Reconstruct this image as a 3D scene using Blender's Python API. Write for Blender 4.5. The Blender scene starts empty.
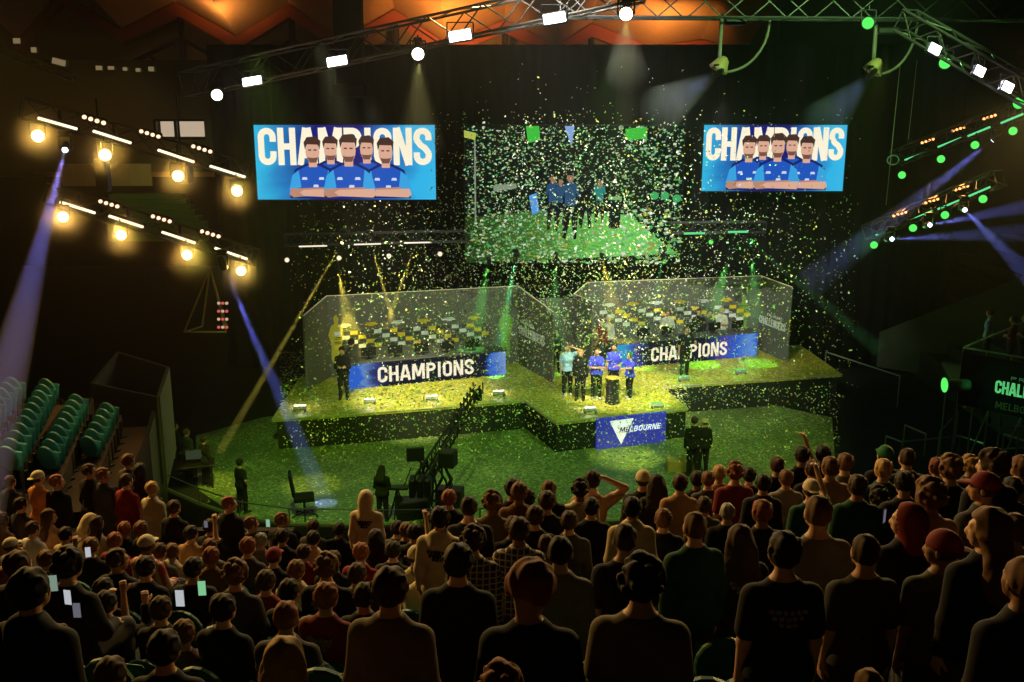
import bpy, math, random
import numpy as np
from mathutils import Vector, Matrix, Euler

# ------------------------------------------------------------------ camera, world, exposure
SC = bpy.context.scene
COL = SC.collection
F = 1000.0
PITCH = math.atan(241.0 / F)
CZ = 12.0
cp, sp = math.cos(PITCH), math.sin(PITCH)
cam_d = bpy.data.cameras.new('camera')
cam_d.sensor_width = 36.0
cam_d.lens = 36.0 * F / 1024.0
cam_d.clip_start = 0.3
cam_d.clip_end = 300
cam = bpy.data.objects.new('camera', cam_d)
COL.objects.link(cam)
cam.location = (0, 0, CZ)
cam.rotation_euler = (math.pi / 2 - PITCH, 0, 0)
SC.camera = cam
SC.view_settings.view_transform = 'Standard'
SC.view_settings.look = 'None'
SC.view_settings.gamma = 1.0
SC.view_settings.use_curve_mapping = False
SC.view_settings.exposure = 0.0
w = bpy.data.worlds.new('dim_arena_air')
SC.world = w
w.use_nodes = True
w.node_tree.nodes['Background'].inputs[0].default_value = (0.5, 0.42, 0.2, 1)
w.node_tree.nodes['Background'].inputs[1].default_value = 0.009
cy = SC.cycles
cy.volume_bounces = 0
cy.max_bounces = 4
cy.diffuse_bounces = 2
cy.glossy_bounces = 2
cy.transparent_max_bounces = 16
cy.sample_clamp_indirect = 3.0
cy.use_denoising = True
cy.use_light_tree = True
cy.volume_step_rate = 4.0

def D(x, y):
    u = (341.0 - y) / F; r = (x - 512.0) / F
    return np.array([r, cp + u * sp, -sp + u * cp])
def at(x, y, Y):            # point seen at pixel (x, y) on the plane Y
    d = D(x, y); t = Y / d[1]
    return Vector((d[0] * t, Y, CZ + d[2] * t))
def on(x, y, z):            # point seen at pixel (x, y) on the level z
    d = D(x, y); t = (z - CZ) / d[2]
    return Vector((d[0] * t, d[1] * t, z))

def spot(name, loc, tgt, W, col, deg, blend=0.5, r=0.1):
    l = bpy.data.lights.new(name, 'SPOT')
    l.energy = W; l.color = col; l.spot_size = math.radians(deg); l.spot_blend = blend; l.shadow_soft_size = r
    o = bpy.data.objects.new(name, l); COL.objects.link(o)
    o.location = loc
    o.rotation_euler = (Vector(tgt) - Vector(loc)).to_track_quat('-Z', 'Y').to_euler()
    return o
def point(name, loc, W, col, r=0.1):
    l = bpy.data.lights.new(name, 'POINT')
    l.energy = W; l.color = col; l.shadow_soft_size = r
    o = bpy.data.objects.new(name, l); COL.objects.link(o); o.location = loc
    return o

# stage and floor washes, from lamps in the overhead rig; backdrop fills are added
YEL = (1.0, 0.86, 0.16); GRN = (0.22, 1.0, 0.16); AMB = (1.0, 0.60, 0.16); WHT = (1.0, 0.95, 0.8)
LIME = (0.62, 1.0, 0.10); BLU = (0.30, 0.32, 1.0)
spot('wash_apron', (3, 27, 13.5), on(622, 392, 1.1), 18500, (1, .95, .5), 20, 0.6, .2)
spot('wash_left_deck', (-5, 27, 13.5), on(420, 393, 1.1), 16500, (1, .95, .5), 24, 0.8, .2)
spot('wash_right_deck', (8, 28, 13.5), on(730, 366, 1.1), 3000, (1, .93, .7), 20, 0.8, .2)
spot('wash_floor_left', (-5, 20, 13), on(350, 470, 0), 5400, (.46, .95, .06), 46, 0.9, .2)
spot('wash_floor_mid', (2, 20, 13), on(560, 480, 0), 4200, (.42, .9, .10), 44, 0.9, .2)
spot('wash_floor_right', (8, 22, 13), on(735, 440, 0), 4200, (0.75, .95, .12), 30, 0.9, .2)
spot('wash_air_green', (9.5, 19, 17), (4, 38, 5), 9000, (.45, 1.0, .30), 56, 0.9, .2)
spot('wash_air_white', (0, 20, 17), (5, 38, 7), 19000, (1, .98, .85), 44, 0.9, .2)
spot('added_backdrop_fill_left', (-4, 29, 12), (-4.5, 40, 3.2), 2600, (1, .95, .75), 36, 0.7, .2)  # added fill that brightens the left backdrop prints
spot('added_backdrop_fill_right', (6, 29, 12), (6.5, 40, 3.2), 2600, (1, .97, .85), 36, 0.7, .2)  # added fill for the right backdrop prints
spot('pool_left', on(213, 487, 0) + Vector((2, -5, 11)), on(213, 487, 0), 3500, (1, .95, .1), 12, 0.6, .05)
spot('pool_chair', on(312, 486, 0) + Vector((2, -5, 11)), on(312, 486, 0), 3000, (1, .95, .1), 10, 0.6, .05)
spot('pool_sign', (5, 28, 9), on(625, 458, 0), 5000, (.9, 1, .1), 16, 0.8, .05)
# amber house wash that rims the crowd from the front
spot('crowd_amber_left', (-13.5, 21.5, 14.5), (-4, 9, 6.5), 11000, AMB, 75, 0.8, .5)
spot('crowd_amber_right', (14, 27, 12.0), (4, 7, 7.5), 8500, AMB, 52, 0.8, .5)
spot('crowd_amber_centre', (-1, 26, 16), (0, 8, 7.5), 8000, (1, .72, .3), 70, 0.8, .5)
# orange uplight on the timber roof; added fills on upper stand and concourse
spot('added_tier_fill', (-14, 38, 13.5), (-14, 43.5, 9), 300, (.6, 1, .3), 60, .8, .2)  # added fill, brings up the far upper stand
spot('roof_left', (-14, 49, 15), (-14, 53, 19), 420, (1, .50, .16), 100, 1, .3)
spot('added_concourse_fill', (-15, 40, 13), (-19, 46, 9.5), 170, (1, .7, .35), 80, .8, .2)  # added fill, brightens the concourse wall and tan panels
spot('roof_mid', (-3, 47.5, 13.6), (-3, 53, 18), 1700, (1, .42, .10), 100, 1, .3)
spot('roof_right', (7, 47.5, 13.6), (7, 53, 18), 1250, (1, .44, .12), 100, 1, .3)

# ------------------------------------------------------------------ materials
_M = {}
def mat(name, col, rough=0.7, metal=0.0, emit=None, es=0.0, noise=0.0, scale=20.0, bump=0.0):
    if name in _M: return _M[name]
    m = bpy.data.materials.new(name); m.use_nodes = True
    nt = m.node_tree; b = nt.nodes['Principled BSDF']
    b.inputs['Base Color'].default_value = (*col, 1)
    b.inputs['Roughness'].default_value = rough
    b.inputs['Metallic'].default_value = metal
    b.inputs['Specular IOR Level'].default_value = 0.25
    if emit is not None:
        b.inputs['Emission Color'].default_value = (*emit, 1)
        b.inputs['Emission Strength'].default_value = es
    if noise > 0 or bump > 0:
        tc = nt.nodes.new('ShaderNodeTexCoord')
        n = nt.nodes.new('ShaderNodeTexNoise'); n.inputs['Scale'].default_value = scale; n.inputs['Detail'].default_value = 3
        nt.links.new(tc.outputs['Object'], n.inputs['Vector'])
        if noise > 0:
            mx = nt.nodes.new('ShaderNodeMix'); mx.data_type = 'RGBA'
            mx.inputs[6].default_value = (*[c * (1 - noise) for c in col], 1)
            mx.inputs[7].default_value = (*[min(1, c * (1 + noise)) for c in col], 1)
            nt.links.new(n.outputs['Fac'], mx.inputs[0]); nt.links.new(mx.outputs[2], b.inputs['Base Color'])
        if bump > 0:
            bp = nt.nodes.new('ShaderNodeBump'); bp.inputs['Strength'].default_value = bump
            nt.links.new(n.outputs['Fac'], bp.inputs['Height']); nt.links.new(bp.outputs[0], b.inputs['Normal'])
    _M[name] = m
    return m
def emat(name, col, s):
    if name in _M: return _M[name]
    m = bpy.data.materials.new(name); m.use_nodes = True
    nt = m.node_tree; nt.nodes.clear()
    o = nt.nodes.new('ShaderNodeOutputMaterial'); e = nt.nodes.new('ShaderNodeEmission')
    e.inputs[0].default_value = (*col, 1); e.inputs[1].default_value = s
    nt.links.new(e.outputs[0], o.inputs[0])
    _M[name] = m
    return m
def ramp_emat(name, stops, s, axis='X', noise=0.0, nscale=3.0):
    """emissive picture on an LED wall: colour ramp along one object axis plus cloud noise"""
    m = bpy.data.materials.new(name); m.use_nodes = True
    nt = m.node_tree; nt.nodes.clear(); N = nt.nodes.new; L = nt.links.new
    o = N('ShaderNodeOutputMaterial'); e = N('ShaderNodeEmission'); e.inputs[1].default_value = s
    tc = N('ShaderNodeTexCoord'); sx = N('ShaderNodeSeparateXYZ'); L(tc.outputs['Generated'], sx.inputs[0])
    nz = N('ShaderNodeTexNoise'); nz.inputs['Scale'].default_value = nscale; nz.inputs['Detail'].default_value = 4
    L(tc.outputs['Generated'], nz.inputs['Vector'])
    ma = N('ShaderNodeMath'); ma.operation = 'MULTIPLY_ADD'; ma.inputs[1].default_value = noise; L(nz.outputs['Fac'], ma.inputs[0])
    sb = N('ShaderNodeMath'); sb.operation = 'SUBTRACT'; sb.inputs[1].default_value = noise * .5
    L(sx.outputs[{'X': 0, 'Y': 1, 'Z': 2}[axis]], sb.inputs[0]); L(sb.outputs[0], ma.inputs[2])
    cr = N('ShaderNodeValToRGB'); L(ma.outputs[0], cr.inputs[0])
    while len(cr.color_ramp.elements) < len(stops): cr.color_ramp.elements.new(0.5)
    for el, (p, c) in zip(cr.color_ramp.elements, stops): el.position = p; el.color = (*c, 1)
    L(cr.outputs[0], e.inputs[0]); L(e.outputs[0], o.inputs[0])
    return m

# ------------------------------------------------------------------ mesh helpers
class MB:
    def __init__(s): s.v = []; s.f = []; s.mi = []
    def add(s, vs, fs, mi=0):
        n = len(s.v); s.v += [tuple(v) for v in vs]
        for f in fs: s.f.append(tuple(i + n for i in f)); s.mi.append(mi)
        return s
    def box(s, c, size, R=None, mi=0, bev=0.0):
        hx, hy, hz = size[0] / 2, size[1] / 2, size[2] / 2
        if bev > 0:
            b = min(bev, hx * .9, hy * .9, hz * .9)
            pts = []
            for sx in (-1, 1):
                for sy in (-1, 1):
                    for sz in (-1, 1):
                        pts += [(sx * hx, sy * (hy - b), sz * (hz - b)), (sx * (hx - b), sy * hy, sz * (hz - b)), (sx * (hx - b), sy * (hy - b), sz * hz)]
            import bmesh
            bm = bmesh.new()
            for p in pts: bm.verts.new(p)
            bmesh.ops.convex_hull(bm, input=bm.verts)
            bm.verts.ensure_lookup_table()
            vs = [v.co.copy() for v in bm.verts]
            idx = {v: i for i, v in enumerate(bm.verts)}
            fs = [[idx[v] for v in f.verts] for f in bm.faces]
            bm.free()
        else:
            vs = [Vector((x, y, z)) for x in (-hx, hx) for y in (-hy, hy) for z in (-hz, hz)]
            fs = [(0, 1, 3, 2), (4, 6, 7, 5), (0, 4, 5, 1), (2, 3, 7, 6), (0, 2, 6, 4), (1, 5, 7, 3)]
        if R is not None: vs = [R @ Vector(v) for v in vs]
        c = Vector(c)
        return s.add([Vector(v) + c for v in vs], fs, mi)
    def tube(s, a, b, r, r2=None, n=8, mi=0):
        a = Vector(a); b = Vector(b); r2 = r if r2 is None else r2
        d = b - a
        if d.length < 1e-6: return s
        q = d.to_track_quat('Z', 'Y'); vs = []
        for P, rr in ((a, r), (b, r2)):
            for k in range(n):
                t = 2 * math.pi * k / n
                vs.append(P + q @ Vector((math.cos(t) * rr, math.sin(t) * rr, 0)))
        fs = [(k, (k + 1) % n, n + (k + 1) % n, n + k) for k in range(n)]
        fs += [tuple(reversed(range(n))), tuple(range(n, 2 * n))]
        return s.add(vs, fs, mi)
    def path(s, pts, r, n=6, mi=0):
        for a, b in zip(pts[:-1], pts[1:]): s.tube(a, b, r, n=n, mi=mi)
        return s
    def lathe(s, prof, c=(0, 0, 0), R=None, n=16, mi=0):
        vs = []; c = Vector(c)
        for (r, z) in prof:
            for k in range(n):
                t = 2 * math.pi * k / n; v = Vector((r * math.cos(t), r * math.sin(t), z))
                vs.append((R @ v if R is not None else v) + c)
        fs = []
        for i in range(len(prof) - 1):
            for k in range(n):
                fs.append((i * n + k, i * n + (k + 1) % n, (i + 1) * n + (k + 1) % n, (i + 1) * n + k))
        fs += [tuple(reversed(range(n))), tuple(range((len(prof) - 1) * n, len(prof) * n))]
        return s.add(vs, fs, mi)
    def prism(s, poly, z0, z1, mi=0):            # poly of (x, y), or z0/z1
        n = len(poly)
        vs = [(p[0], p[1], z0) for p in poly] + [(p[0], p[1], z1) for p in poly]
        fs = [tuple(range(n, 2 * n)), tuple(reversed(range(n)))] + [(k, (k + 1) % n, n + (k + 1) % n, n + k) for k in range(n)]
        return s.add(vs, fs, mi)
    def quad(s, a, b, c, d, mi=0): return s.add([a, b, c, d], [(0, 1, 2, 3)], mi)
    def slab(s, a, b, z0, z1, th, mi=0):         # upright wall between two plan points, top z1, bottom z0
        a = Vector((a[0], a[1], 0)); b = Vector((b[0], b[1], 0)); d = (b - a).normalized(); nn = Vector((-d.y, d.x, 0)) * th / 2
        za = z1 if not isinstance(z1, tuple) else z1[0]; zb = z1 if not isinstance(z1, tuple) else z1[1]
        up = Vector((0, 0, 1))
        vs = [a - nn + up * z0, b - nn + up * z0, b + nn + up * z0, a + nn + up * z0, a - nn + up * za, b - nn + up * zb, b + nn + up * zb, a + nn + up * za]
        fs = [(3, 2, 1, 0), (4, 5, 6, 7), (0, 1, 5, 4), (1, 2, 6, 5), (2, 3, 7, 6), (3, 0, 4, 7)]
        return s.add(vs, fs, mi)
    def build(s, name, mats, parent=None, smooth=False):
        me = bpy.data.meshes.new(name)
        me.from_pydata([tuple(v) for v in s.v], [], s.f)
        if not isinstance(mats, (list, tuple)): mats = [mats]
        for m in mats: me.materials.append(m)
        if len(mats) > 1: me.polygons.foreach_set('material_index', s.mi)
        if smooth: me.polygons.foreach_set('use_smooth', [True] * len(me.polygons))
        me.update()
        o = bpy.data.objects.new(name, me); COL.objects.link(o)
        if parent is not None: o.parent = parent
        return o
def tag(o, label=None, cat=None, group=None, kind=None):
    if label: o['label'] = label
    if cat: o['category'] = cat
    if group: o['group'] = group
    if kind: o['kind'] = kind
    return o
def thing(name, label, cat, loc=(0, 0, 0), rot=(0, 0, 0), group=None):
    o = bpy.data.objects.new(name, None); COL.objects.link(o)
    o.location = loc; o.rotation_euler = rot; o.empty_display_size = .1
    return tag(o, label, cat, group)
def children_of(o): return [c for c in KIDS.get(o.name, [])]
KIDS = {}
def reg(root):
    for c in root.children: KIDS.setdefault(root.name, []).append(c); reg(c)
def copy_tree(o, parent=None):
    c = o.copy(); COL.objects.link(c)
    if parent is not None: c.parent = parent
    for ch in KIDS.get(o.name, []): copy_tree(ch, c)
    return c

# ------------------------------------------------------------------ stroke lettering
def _arc(cx, cy, rx, ry, a0, a1, n=7):
    return [(cx + rx * math.cos(math.radians(a0 + (a1 - a0) * k / n)), cy + ry * math.sin(math.radians(a0 + (a1 - a0) * k / n))) for k in range(n + 1)]
T_ = .085
def glyph(ch):
    l, r, b, t = .09, .41, .085, .915; m = .5; rx = (r - l) / 2; cx = (l + r) / 2
    if ch == 'C': return .5, [[(r, .64)] + [(r, t - .16)] + _arc(cx, t - .16, rx, .16, 0, 180) + [(l, b + .16)] + _arc(cx, b + .16, rx, .16, 180, 360) + [(r, .36)]]
    if ch == 'G': return .5, [[(r, .66), (r, t - .16)] + _arc(cx, t - .16, rx, .16, 0, 180) + [(l, b + .16)] + _arc(cx, b + .16, rx, .16, 180, 360) + [(r, .46), (cx + .02, .46)]]
    if ch == 'O': return .5, [[(r, m)] + [(r, t - .16)] + _arc(cx, t - .16, rx, .16, 0, 180) + [(l, b + .16)] + _arc(cx, b + .16, rx, .16, 180, 360) + [(r, m)]]
    if ch == 'U': return .5, [[(l, 1), (l, b + .16)] + _arc(cx, b + .16, rx, .16, 180, 360) + [(r, 1)]]
    if ch == 'H': return .5, [[(l, 0), (l, 1)], [(r, 0), (r, 1)], [(l, m), (r, m)]]
    if ch == 'A': return .54, [[(.07, 0), (.24, 1)], [(.30, 1), (.47, 0)], [(.15, .27), (.39, .27)]]
    if ch == 'M': return .66, [[(.09, 0), (.09, 1)], [(.57, 0), (.57, 1)], [(.13, 1), (.33, .2)], [(.53, 1), (.33, .2)]]
    if ch == 'N': return .52, [[(l, 0), (l, 1)], [(.43, 0), (.43, 1)], [(.11, 1), (.41, 0)]]
    if ch == 'P': return .5, [[(l, 0), (l, 1)], [(l, t), (cx, t)] + _arc(cx, t - .19, rx, .19, 90, -90) + [(l, t - .38)]]
    if ch == 'R': return .5, [[(l, 0), (l, 1)], [(l, t), (cx, t)] + _arc(cx, t - .19, rx, .19, 90, -90) + [(l, t - .38)], [(cx, .5), (r, 0)]]
    if ch == 'B': return .5, [[(l, 0), (l, 1)], [(l, t), (cx, t)] + _arc(cx, t - .19, rx, .19, 90, -90) + [(l, t - .38)], [(l, b), (cx, b)] + _arc(cx, b + .22, rx, .22, -90, 90)]
    if ch == 'I': return .24, [[(.12, 0), (.12, 1)]]
    if ch == 'L': return .44, [[(l, 1), (l, 0)], [(l, b), (.41, b)]]
    if ch == 'E': return .46, [[(l, 1), (l, 0)], [(l, b), (.41, b)], [(l, t), (.41, t)], [(l, m), (.37, m)]]
    if ch == 'T': return .46, [[(.23, 0), (.23, 1)], [(.02, t), (.44, t)]]
    if ch == 'V': return .5, [[(.06, 1), (.25, 0)], [(.44, 1), (.25, 0)]]
    if ch == 'S': return .5, [[(r, .68), (r, t - .15)] + _arc(cx, t - .15, rx, .15, 0, 180) + [(l, .68), (cx - .06, .54), (cx + .06, .46), (r, .32), (r, b + .15)] + _arc(cx, b + .15, rx, .15, 0, -180) + [(l, .33)]]
    return .3, []
def text_mesh(mb, text, width, height, th=T_, y=0.0, mi=0, x0=None, shear=0.0, extr=0.012, zb=0.0):
    """letters standing in the local xz plane, facing -y, centred on x"""
    adv = sum(glyph(c)[0] for c in text) + .03 * (len(text) - 1)
    sx = width / adv; X = -width / 2 if x0 is None else x0
    for c in text:
        a, strokes = glyph(c)
        for st in strokes:
            for (p, q) in zip(st[:-1], st[1:]):
                dx, dy = q[0] - p[0], q[1] - p[1]; L = math.hypot(dx * sx, dy * height)
                if L < 1e-6: continue
                px_, pz_ = X + p[0] * sx, p[1] * height; qx, qz = X + q[0] * sx, q[1] * height
                ux, uz = (qx - px_) / L, (qz - pz_) / L
                t = th * height * .95; e = t * .18 if len(st) > 2 else 0
                nx, nz = -uz * t, ux * t
                P = [(px_ - ux * e - nx, pz_ - uz * e - nz), (qx + ux * e - nx, qz + uz * e - nz), (qx + ux * e + nx, qz + uz * e + nz), (px_ - ux * e + nx, pz_ - uz * e + nz)]
                P = [(x + shear * z, z + zb) for x, z in P]
                mb.add([(x, y, z) for x, z in P] + [(x, y - extr, z) for x, z in P], [(0, 1, 2, 3), (7, 6, 5, 4), (0, 4, 5, 1), (1, 5, 6, 2), (2, 6, 7, 3), (3, 7, 4, 0)], mi)
        X += (a + .03) * sx
    return mb
# ------------------------------------------------------------------ people: implicit bodies meshed with surface nets
def nets(V, org, h):
    s = V < 0
    nx, ny, nz = V.shape
    c = s[:-1, :-1, :-1].astype(np.int8)
    tot = np.zeros((nx - 1, ny - 1, nz - 1), np.int8)
    for i in (0, 1):
        for j in (0, 1):
            for k in (0, 1): tot += s[i:nx - 1 + i, j:ny - 1 + j, k:nz - 1 + k]
    act = (tot > 0) & (tot < 8)
    I = np.argwhere(act)
    idx = -np.ones(act.shape, np.int64); idx[act] = np.arange(len(I))
    acc = np.zeros((len(I), 3)); cnt = np.zeros(len(I))
    for ax in range(3):
        o1, o2 = [a for a in range(3) if a != ax]
        for p in (0, 1):
            for q in (0, 1):
                off = np.zeros(3, int); off[o1] = p; off[o2] = q
                A = I + off; B = A.copy(); B[:, ax] += 1
                a = V[A[:, 0], A[:, 1], A[:, 2]]; b = V[B[:, 0], B[:, 1], B[:, 2]]
                m = (a < 0) != (b < 0)
                t = np.zeros(len(I)); t[m] = a[m] / (a[m] - b[m])
                P = off[None].astype(float).repeat(len(I), 0); P[:, ax] += t
                acc[m] += P[m]; cnt[m] += 1
    vert = (I + acc / cnt[:, None]) * h + org
    faces = []
    for ax in range(3):
        o1, o2 = [(1, 2), (2, 0), (0, 1)][ax]
        sl = [slice(1, -1)] * 3; sl[ax] = slice(0, -1); s2 = [slice(1, -1)] * 3; s2[ax] = slice(1, None)
        a = s[tuple(sl)]; b = s[tuple(s2)]
        E = np.argwhere(a != b); sg = a[a != b]
        base = E.copy()
        for k in range(3):
            if k != ax: base[:, k] += 1
        def g(d1, d2):
            q = base.copy(); q[:, o1] += d1; q[:, o2] += d2
            return idx[q[:, 0], q[:, 1], q[:, 2]]
        Q = np.stack([g(-1, -1), g(0, -1), g(0, 0), g(-1, 0)], 1)
        Q[~sg] = Q[~sg][:, ::-1]
        faces.append(Q[(Q >= 0).all(1)])
    return vert, np.concatenate(faces)

def cone_d(P, a, b, r1, r2):
    a = np.asarray(a, float); b = np.asarray(b, float); ab = b - a; L2 = max(ab @ ab, 1e-12)
    t = np.clip(((P - a) @ ab) / L2, 0, 1)
    return np.linalg.norm(P - a - t[..., None] * ab, axis=-1) - (r1 + (r2 - r1) * t)
def ell_d(P, c, r, R):
    q = (P - np.asarray(c)) @ R          # into local axes
    r = np.asarray(r); k0 = np.linalg.norm(q / r, axis=-1); k1 = np.linalg.norm(q / (r * r), axis=-1)
    return k0 * (k0 - 1) / np.maximum(k1, 1e-9)
class Field:
    def __init__(s, lo, hi, h):
        s.lo = np.array(lo, float); s.h = h
        s.n = np.ceil((np.array(hi) - s.lo) / h).astype(int) + 1
        s.V = np.full(s.n, 0.5, np.float32)
    def sub(s, mn, mx):
        i0 = np.clip(np.floor((np.array(mn) - s.lo) / s.h).astype(int), 0, s.n); i1 = np.clip(np.ceil((np.array(mx) - s.lo) / s.h).astype(int) + 1, 0, s.n)
        g = np.stack(np.meshgrid(*[s.lo[k] + np.arange(i0[k], i1[k]) * s.h for k in range(3)], indexing='ij'), -1)
        return (slice(i0[0], i1[0]), slice(i0[1], i1[1]), slice(i0[2], i1[2])), g
    def add(s, prim, k=.03, grow=0.0, op='u'):
        kind = prim[0]; m = .07 + grow
        if kind == 'c':
            _, a, b, r1, r2 = prim; R = max(r1, r2) + m
            mn = np.minimum(a, b) - R; mx = np.maximum(a, b) + R
            sl, g = s.sub(mn, mx)
            if g.size == 0: return
            d = cone_d(g, a, b, r1, r2) - grow
        else:
            _, c, r, Rm = prim; R = max(r) + m
            sl, g = s.sub(np.array(c) - R, np.array(c) + R)
            if g.size == 0: return
            d = ell_d(g, c, r, Rm) - grow
        V = s.V[sl]
        if op == 'u':
            hh = np.maximum(k - np.abs(V - d), 0) / k if k > 0 else 0
            s.V[sl] = np.minimum(V, d) - hh * hh * k * .25
        else:
            s.V[sl] = np.maximum(V, -d)
    def clip(s, fn):      # keep where fn(P) < 0
        g = np.stack(np.meshgrid(*[s.lo[k] + np.arange(s.n[k]) * s.h for k in range(3)], indexing='ij'), -1)
        s.V = np.maximum(s.V, fn(g))
    def mesh(s, name, mats):
        s.V[0] = s.V[-1] = .1; s.V[:, 0] = s.V[:, -1] = .1; s.V[:, :, 0] = s.V[:, :, -1] = .1
        v, f = nets(s.V, s.lo, s.h)
        me = bpy.data.meshes.new(name)
        me.vertices.add(len(v)); me.vertices.foreach_set('co', v.astype(np.float32).ravel())
        me.loops.add(len(f) * 4); me.loops.foreach_set('vertex_index', f.astype(np.int32).ravel())
        me.polygons.add(len(f)); me.polygons.foreach_set('loop_start', np.arange(len(f), dtype=np.int32) * 4)
        me.polygons.foreach_set('use_smooth', np.ones(len(f), bool))
        for m in mats: me.materials.append(m)
        me.update(calc_edges=True); me.validate()
        return me, v, f

A3 = lambda *p: np.array(p, float)
def rotz(a): c, s = math.cos(a), math.sin(a); return np.array([[c, -s, 0], [s, c, 0], [0, 0, 1]])
def rotx(a): c, s = math.cos(a), math.sin(a); return np.array([[1, 0, 0], [0, c, -s], [0, s, c]])

def hand(w, d, palm, side, curl=.5):
    """palm, four fingers and a thumb; w wrist, d hand direction, palm = direction the palm faces"""
    d = d / np.linalg.norm(d); palm = palm - d * (palm @ d); palm /= np.linalg.norm(palm)
    sd = np.cross(d, palm) * side             # towards the thumb
    out = [('c', w, w + d * .03, .026, .028)]
    for q in (-.024, -.008, .008, .024):
        out.append(('c', w + d * .03 + sd * q * .7, w + d * .085 + sd * q, .016, .0125))
    for q, L in ((-.026, .8), (-.009, .95), (.009, 1.0), (.026, .93)):
        k0 = w + d * .088 + sd * q
        d1 = d * math.cos(curl) + palm * math.sin(curl); d2 = d * math.cos(curl * 2) + palm * math.sin(curl * 2)
        k1 = k0 + d1 * .036 * L; k2 = k1 + d2 * .036 * L
        out += [('c', k0, k1, .0105, .0098), ('c', k1, k2, .0098, .0085)]
    t0 = w + d * .03 + sd * .026; t1 = t0 + (d * .6 + sd * .7 + palm * .3) * .04; t2 = t1 + (d * .85 + sd * .25 + palm * .4) * .032
    out += [('c', t0, t1, .0155, .0125), ('c', t1, t2, .012, .0095)]
    return out

def skeleton(p):
    """joint positions; figure faces +y, about 1.75 m tall, origin on the ground between the feet"""
    J = {}
    sit = p.get('sit', False)
    hz = .50 if sit else .93
    hip = A3(0, -.08 if sit else 0, hz)
    lean = p.get('lean', .06 if sit else .02); tilt = rotx(-lean)
    T = lambda x, y, z: hip + tilt @ A3(x, y, z)
    J['hip'] = hip; J['T'] = T; J['tilt'] = tilt
    J['neck'] = T(0, -.01, .56)
    hy = p.get('yaw', 0.0); hp = p.get('nod', 0.0)
    J['HR'] = tilt @ rotz(hy) @ rotx(-hp)
    J['head'] = J['neck'] + tilt @ A3(0, .014, .138) + rotx(-hp) @ A3(0, .0, .0) + A3(0, math.sin(hp) * .05, 0)
    for s, n in ((-1, 'l'), (1, 'r')):
        J['sh' + n] = T(s * .172, -.005, .435)
        if sit:
            J['kn' + n] = A3(s * .13, .36, .50); J['an' + n] = A3(s * .12, .36, .09)
        else:
            st = p.get('step', 0) * s
            J['kn' + n] = A3(s * .10, .02 + st, .50); J['an' + n] = A3(s * .115, -.02 + st * 1.6, .09)
        arm = p.get('arm' + n, p.get('arm', 'down'))
        S = J['sh' + n]
        L1, L2 = .29, .25
        pre = {'down': (A3(s * .14, -.04, -1), A3(s * .03, .16, -1)), 'front': (A3(s * .16, .12, -1), A3(-s * .45, .9, .25)),
               'lap': (A3(s * .12, .28, -1), A3(-s * .35, .95, -.22)), 'film': (A3(s * .25, .75, -.35), A3(-s * .25, .45, 1)),
               'up': (A3(s * .35, .35, .85), A3(-s * .1, .25, 1)), 'filmhigh': (A3(s * .25, .75, .35), A3(-s * .25, .35, 1)),
               'head': (A3(s * .62, .22, .50), A3(-s * .92, .0, .40)), 'hips': (A3(s * .75, -.35, -.85), A3(-s * .75, .45, -.6)),
               'out': (A3(s * .35, .8, -.35), A3(-s * .2, 1, .1)), 'fold': (A3(s * .2, .3, -1), A3(-s * 1, .35, .1)), 'side': (A3(s * 1, .1, -.1), A3(s * .8, .3, .35))}[arm]
        u1 = pre[0] / np.linalg.norm(pre[0]); u2 = pre[1] / np.linalg.norm(pre[1])
        J['el' + n] = S + u1 * L1; J['wr' + n] = J['el' + n] + u2 * L2; J['hd' + n] = u2
        J['curl' + n] = {'down': .35, 'front': .75, 'film': .7, 'filmhigh': .7, 'fold': .3}.get(arm, .4)
    return J
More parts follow.
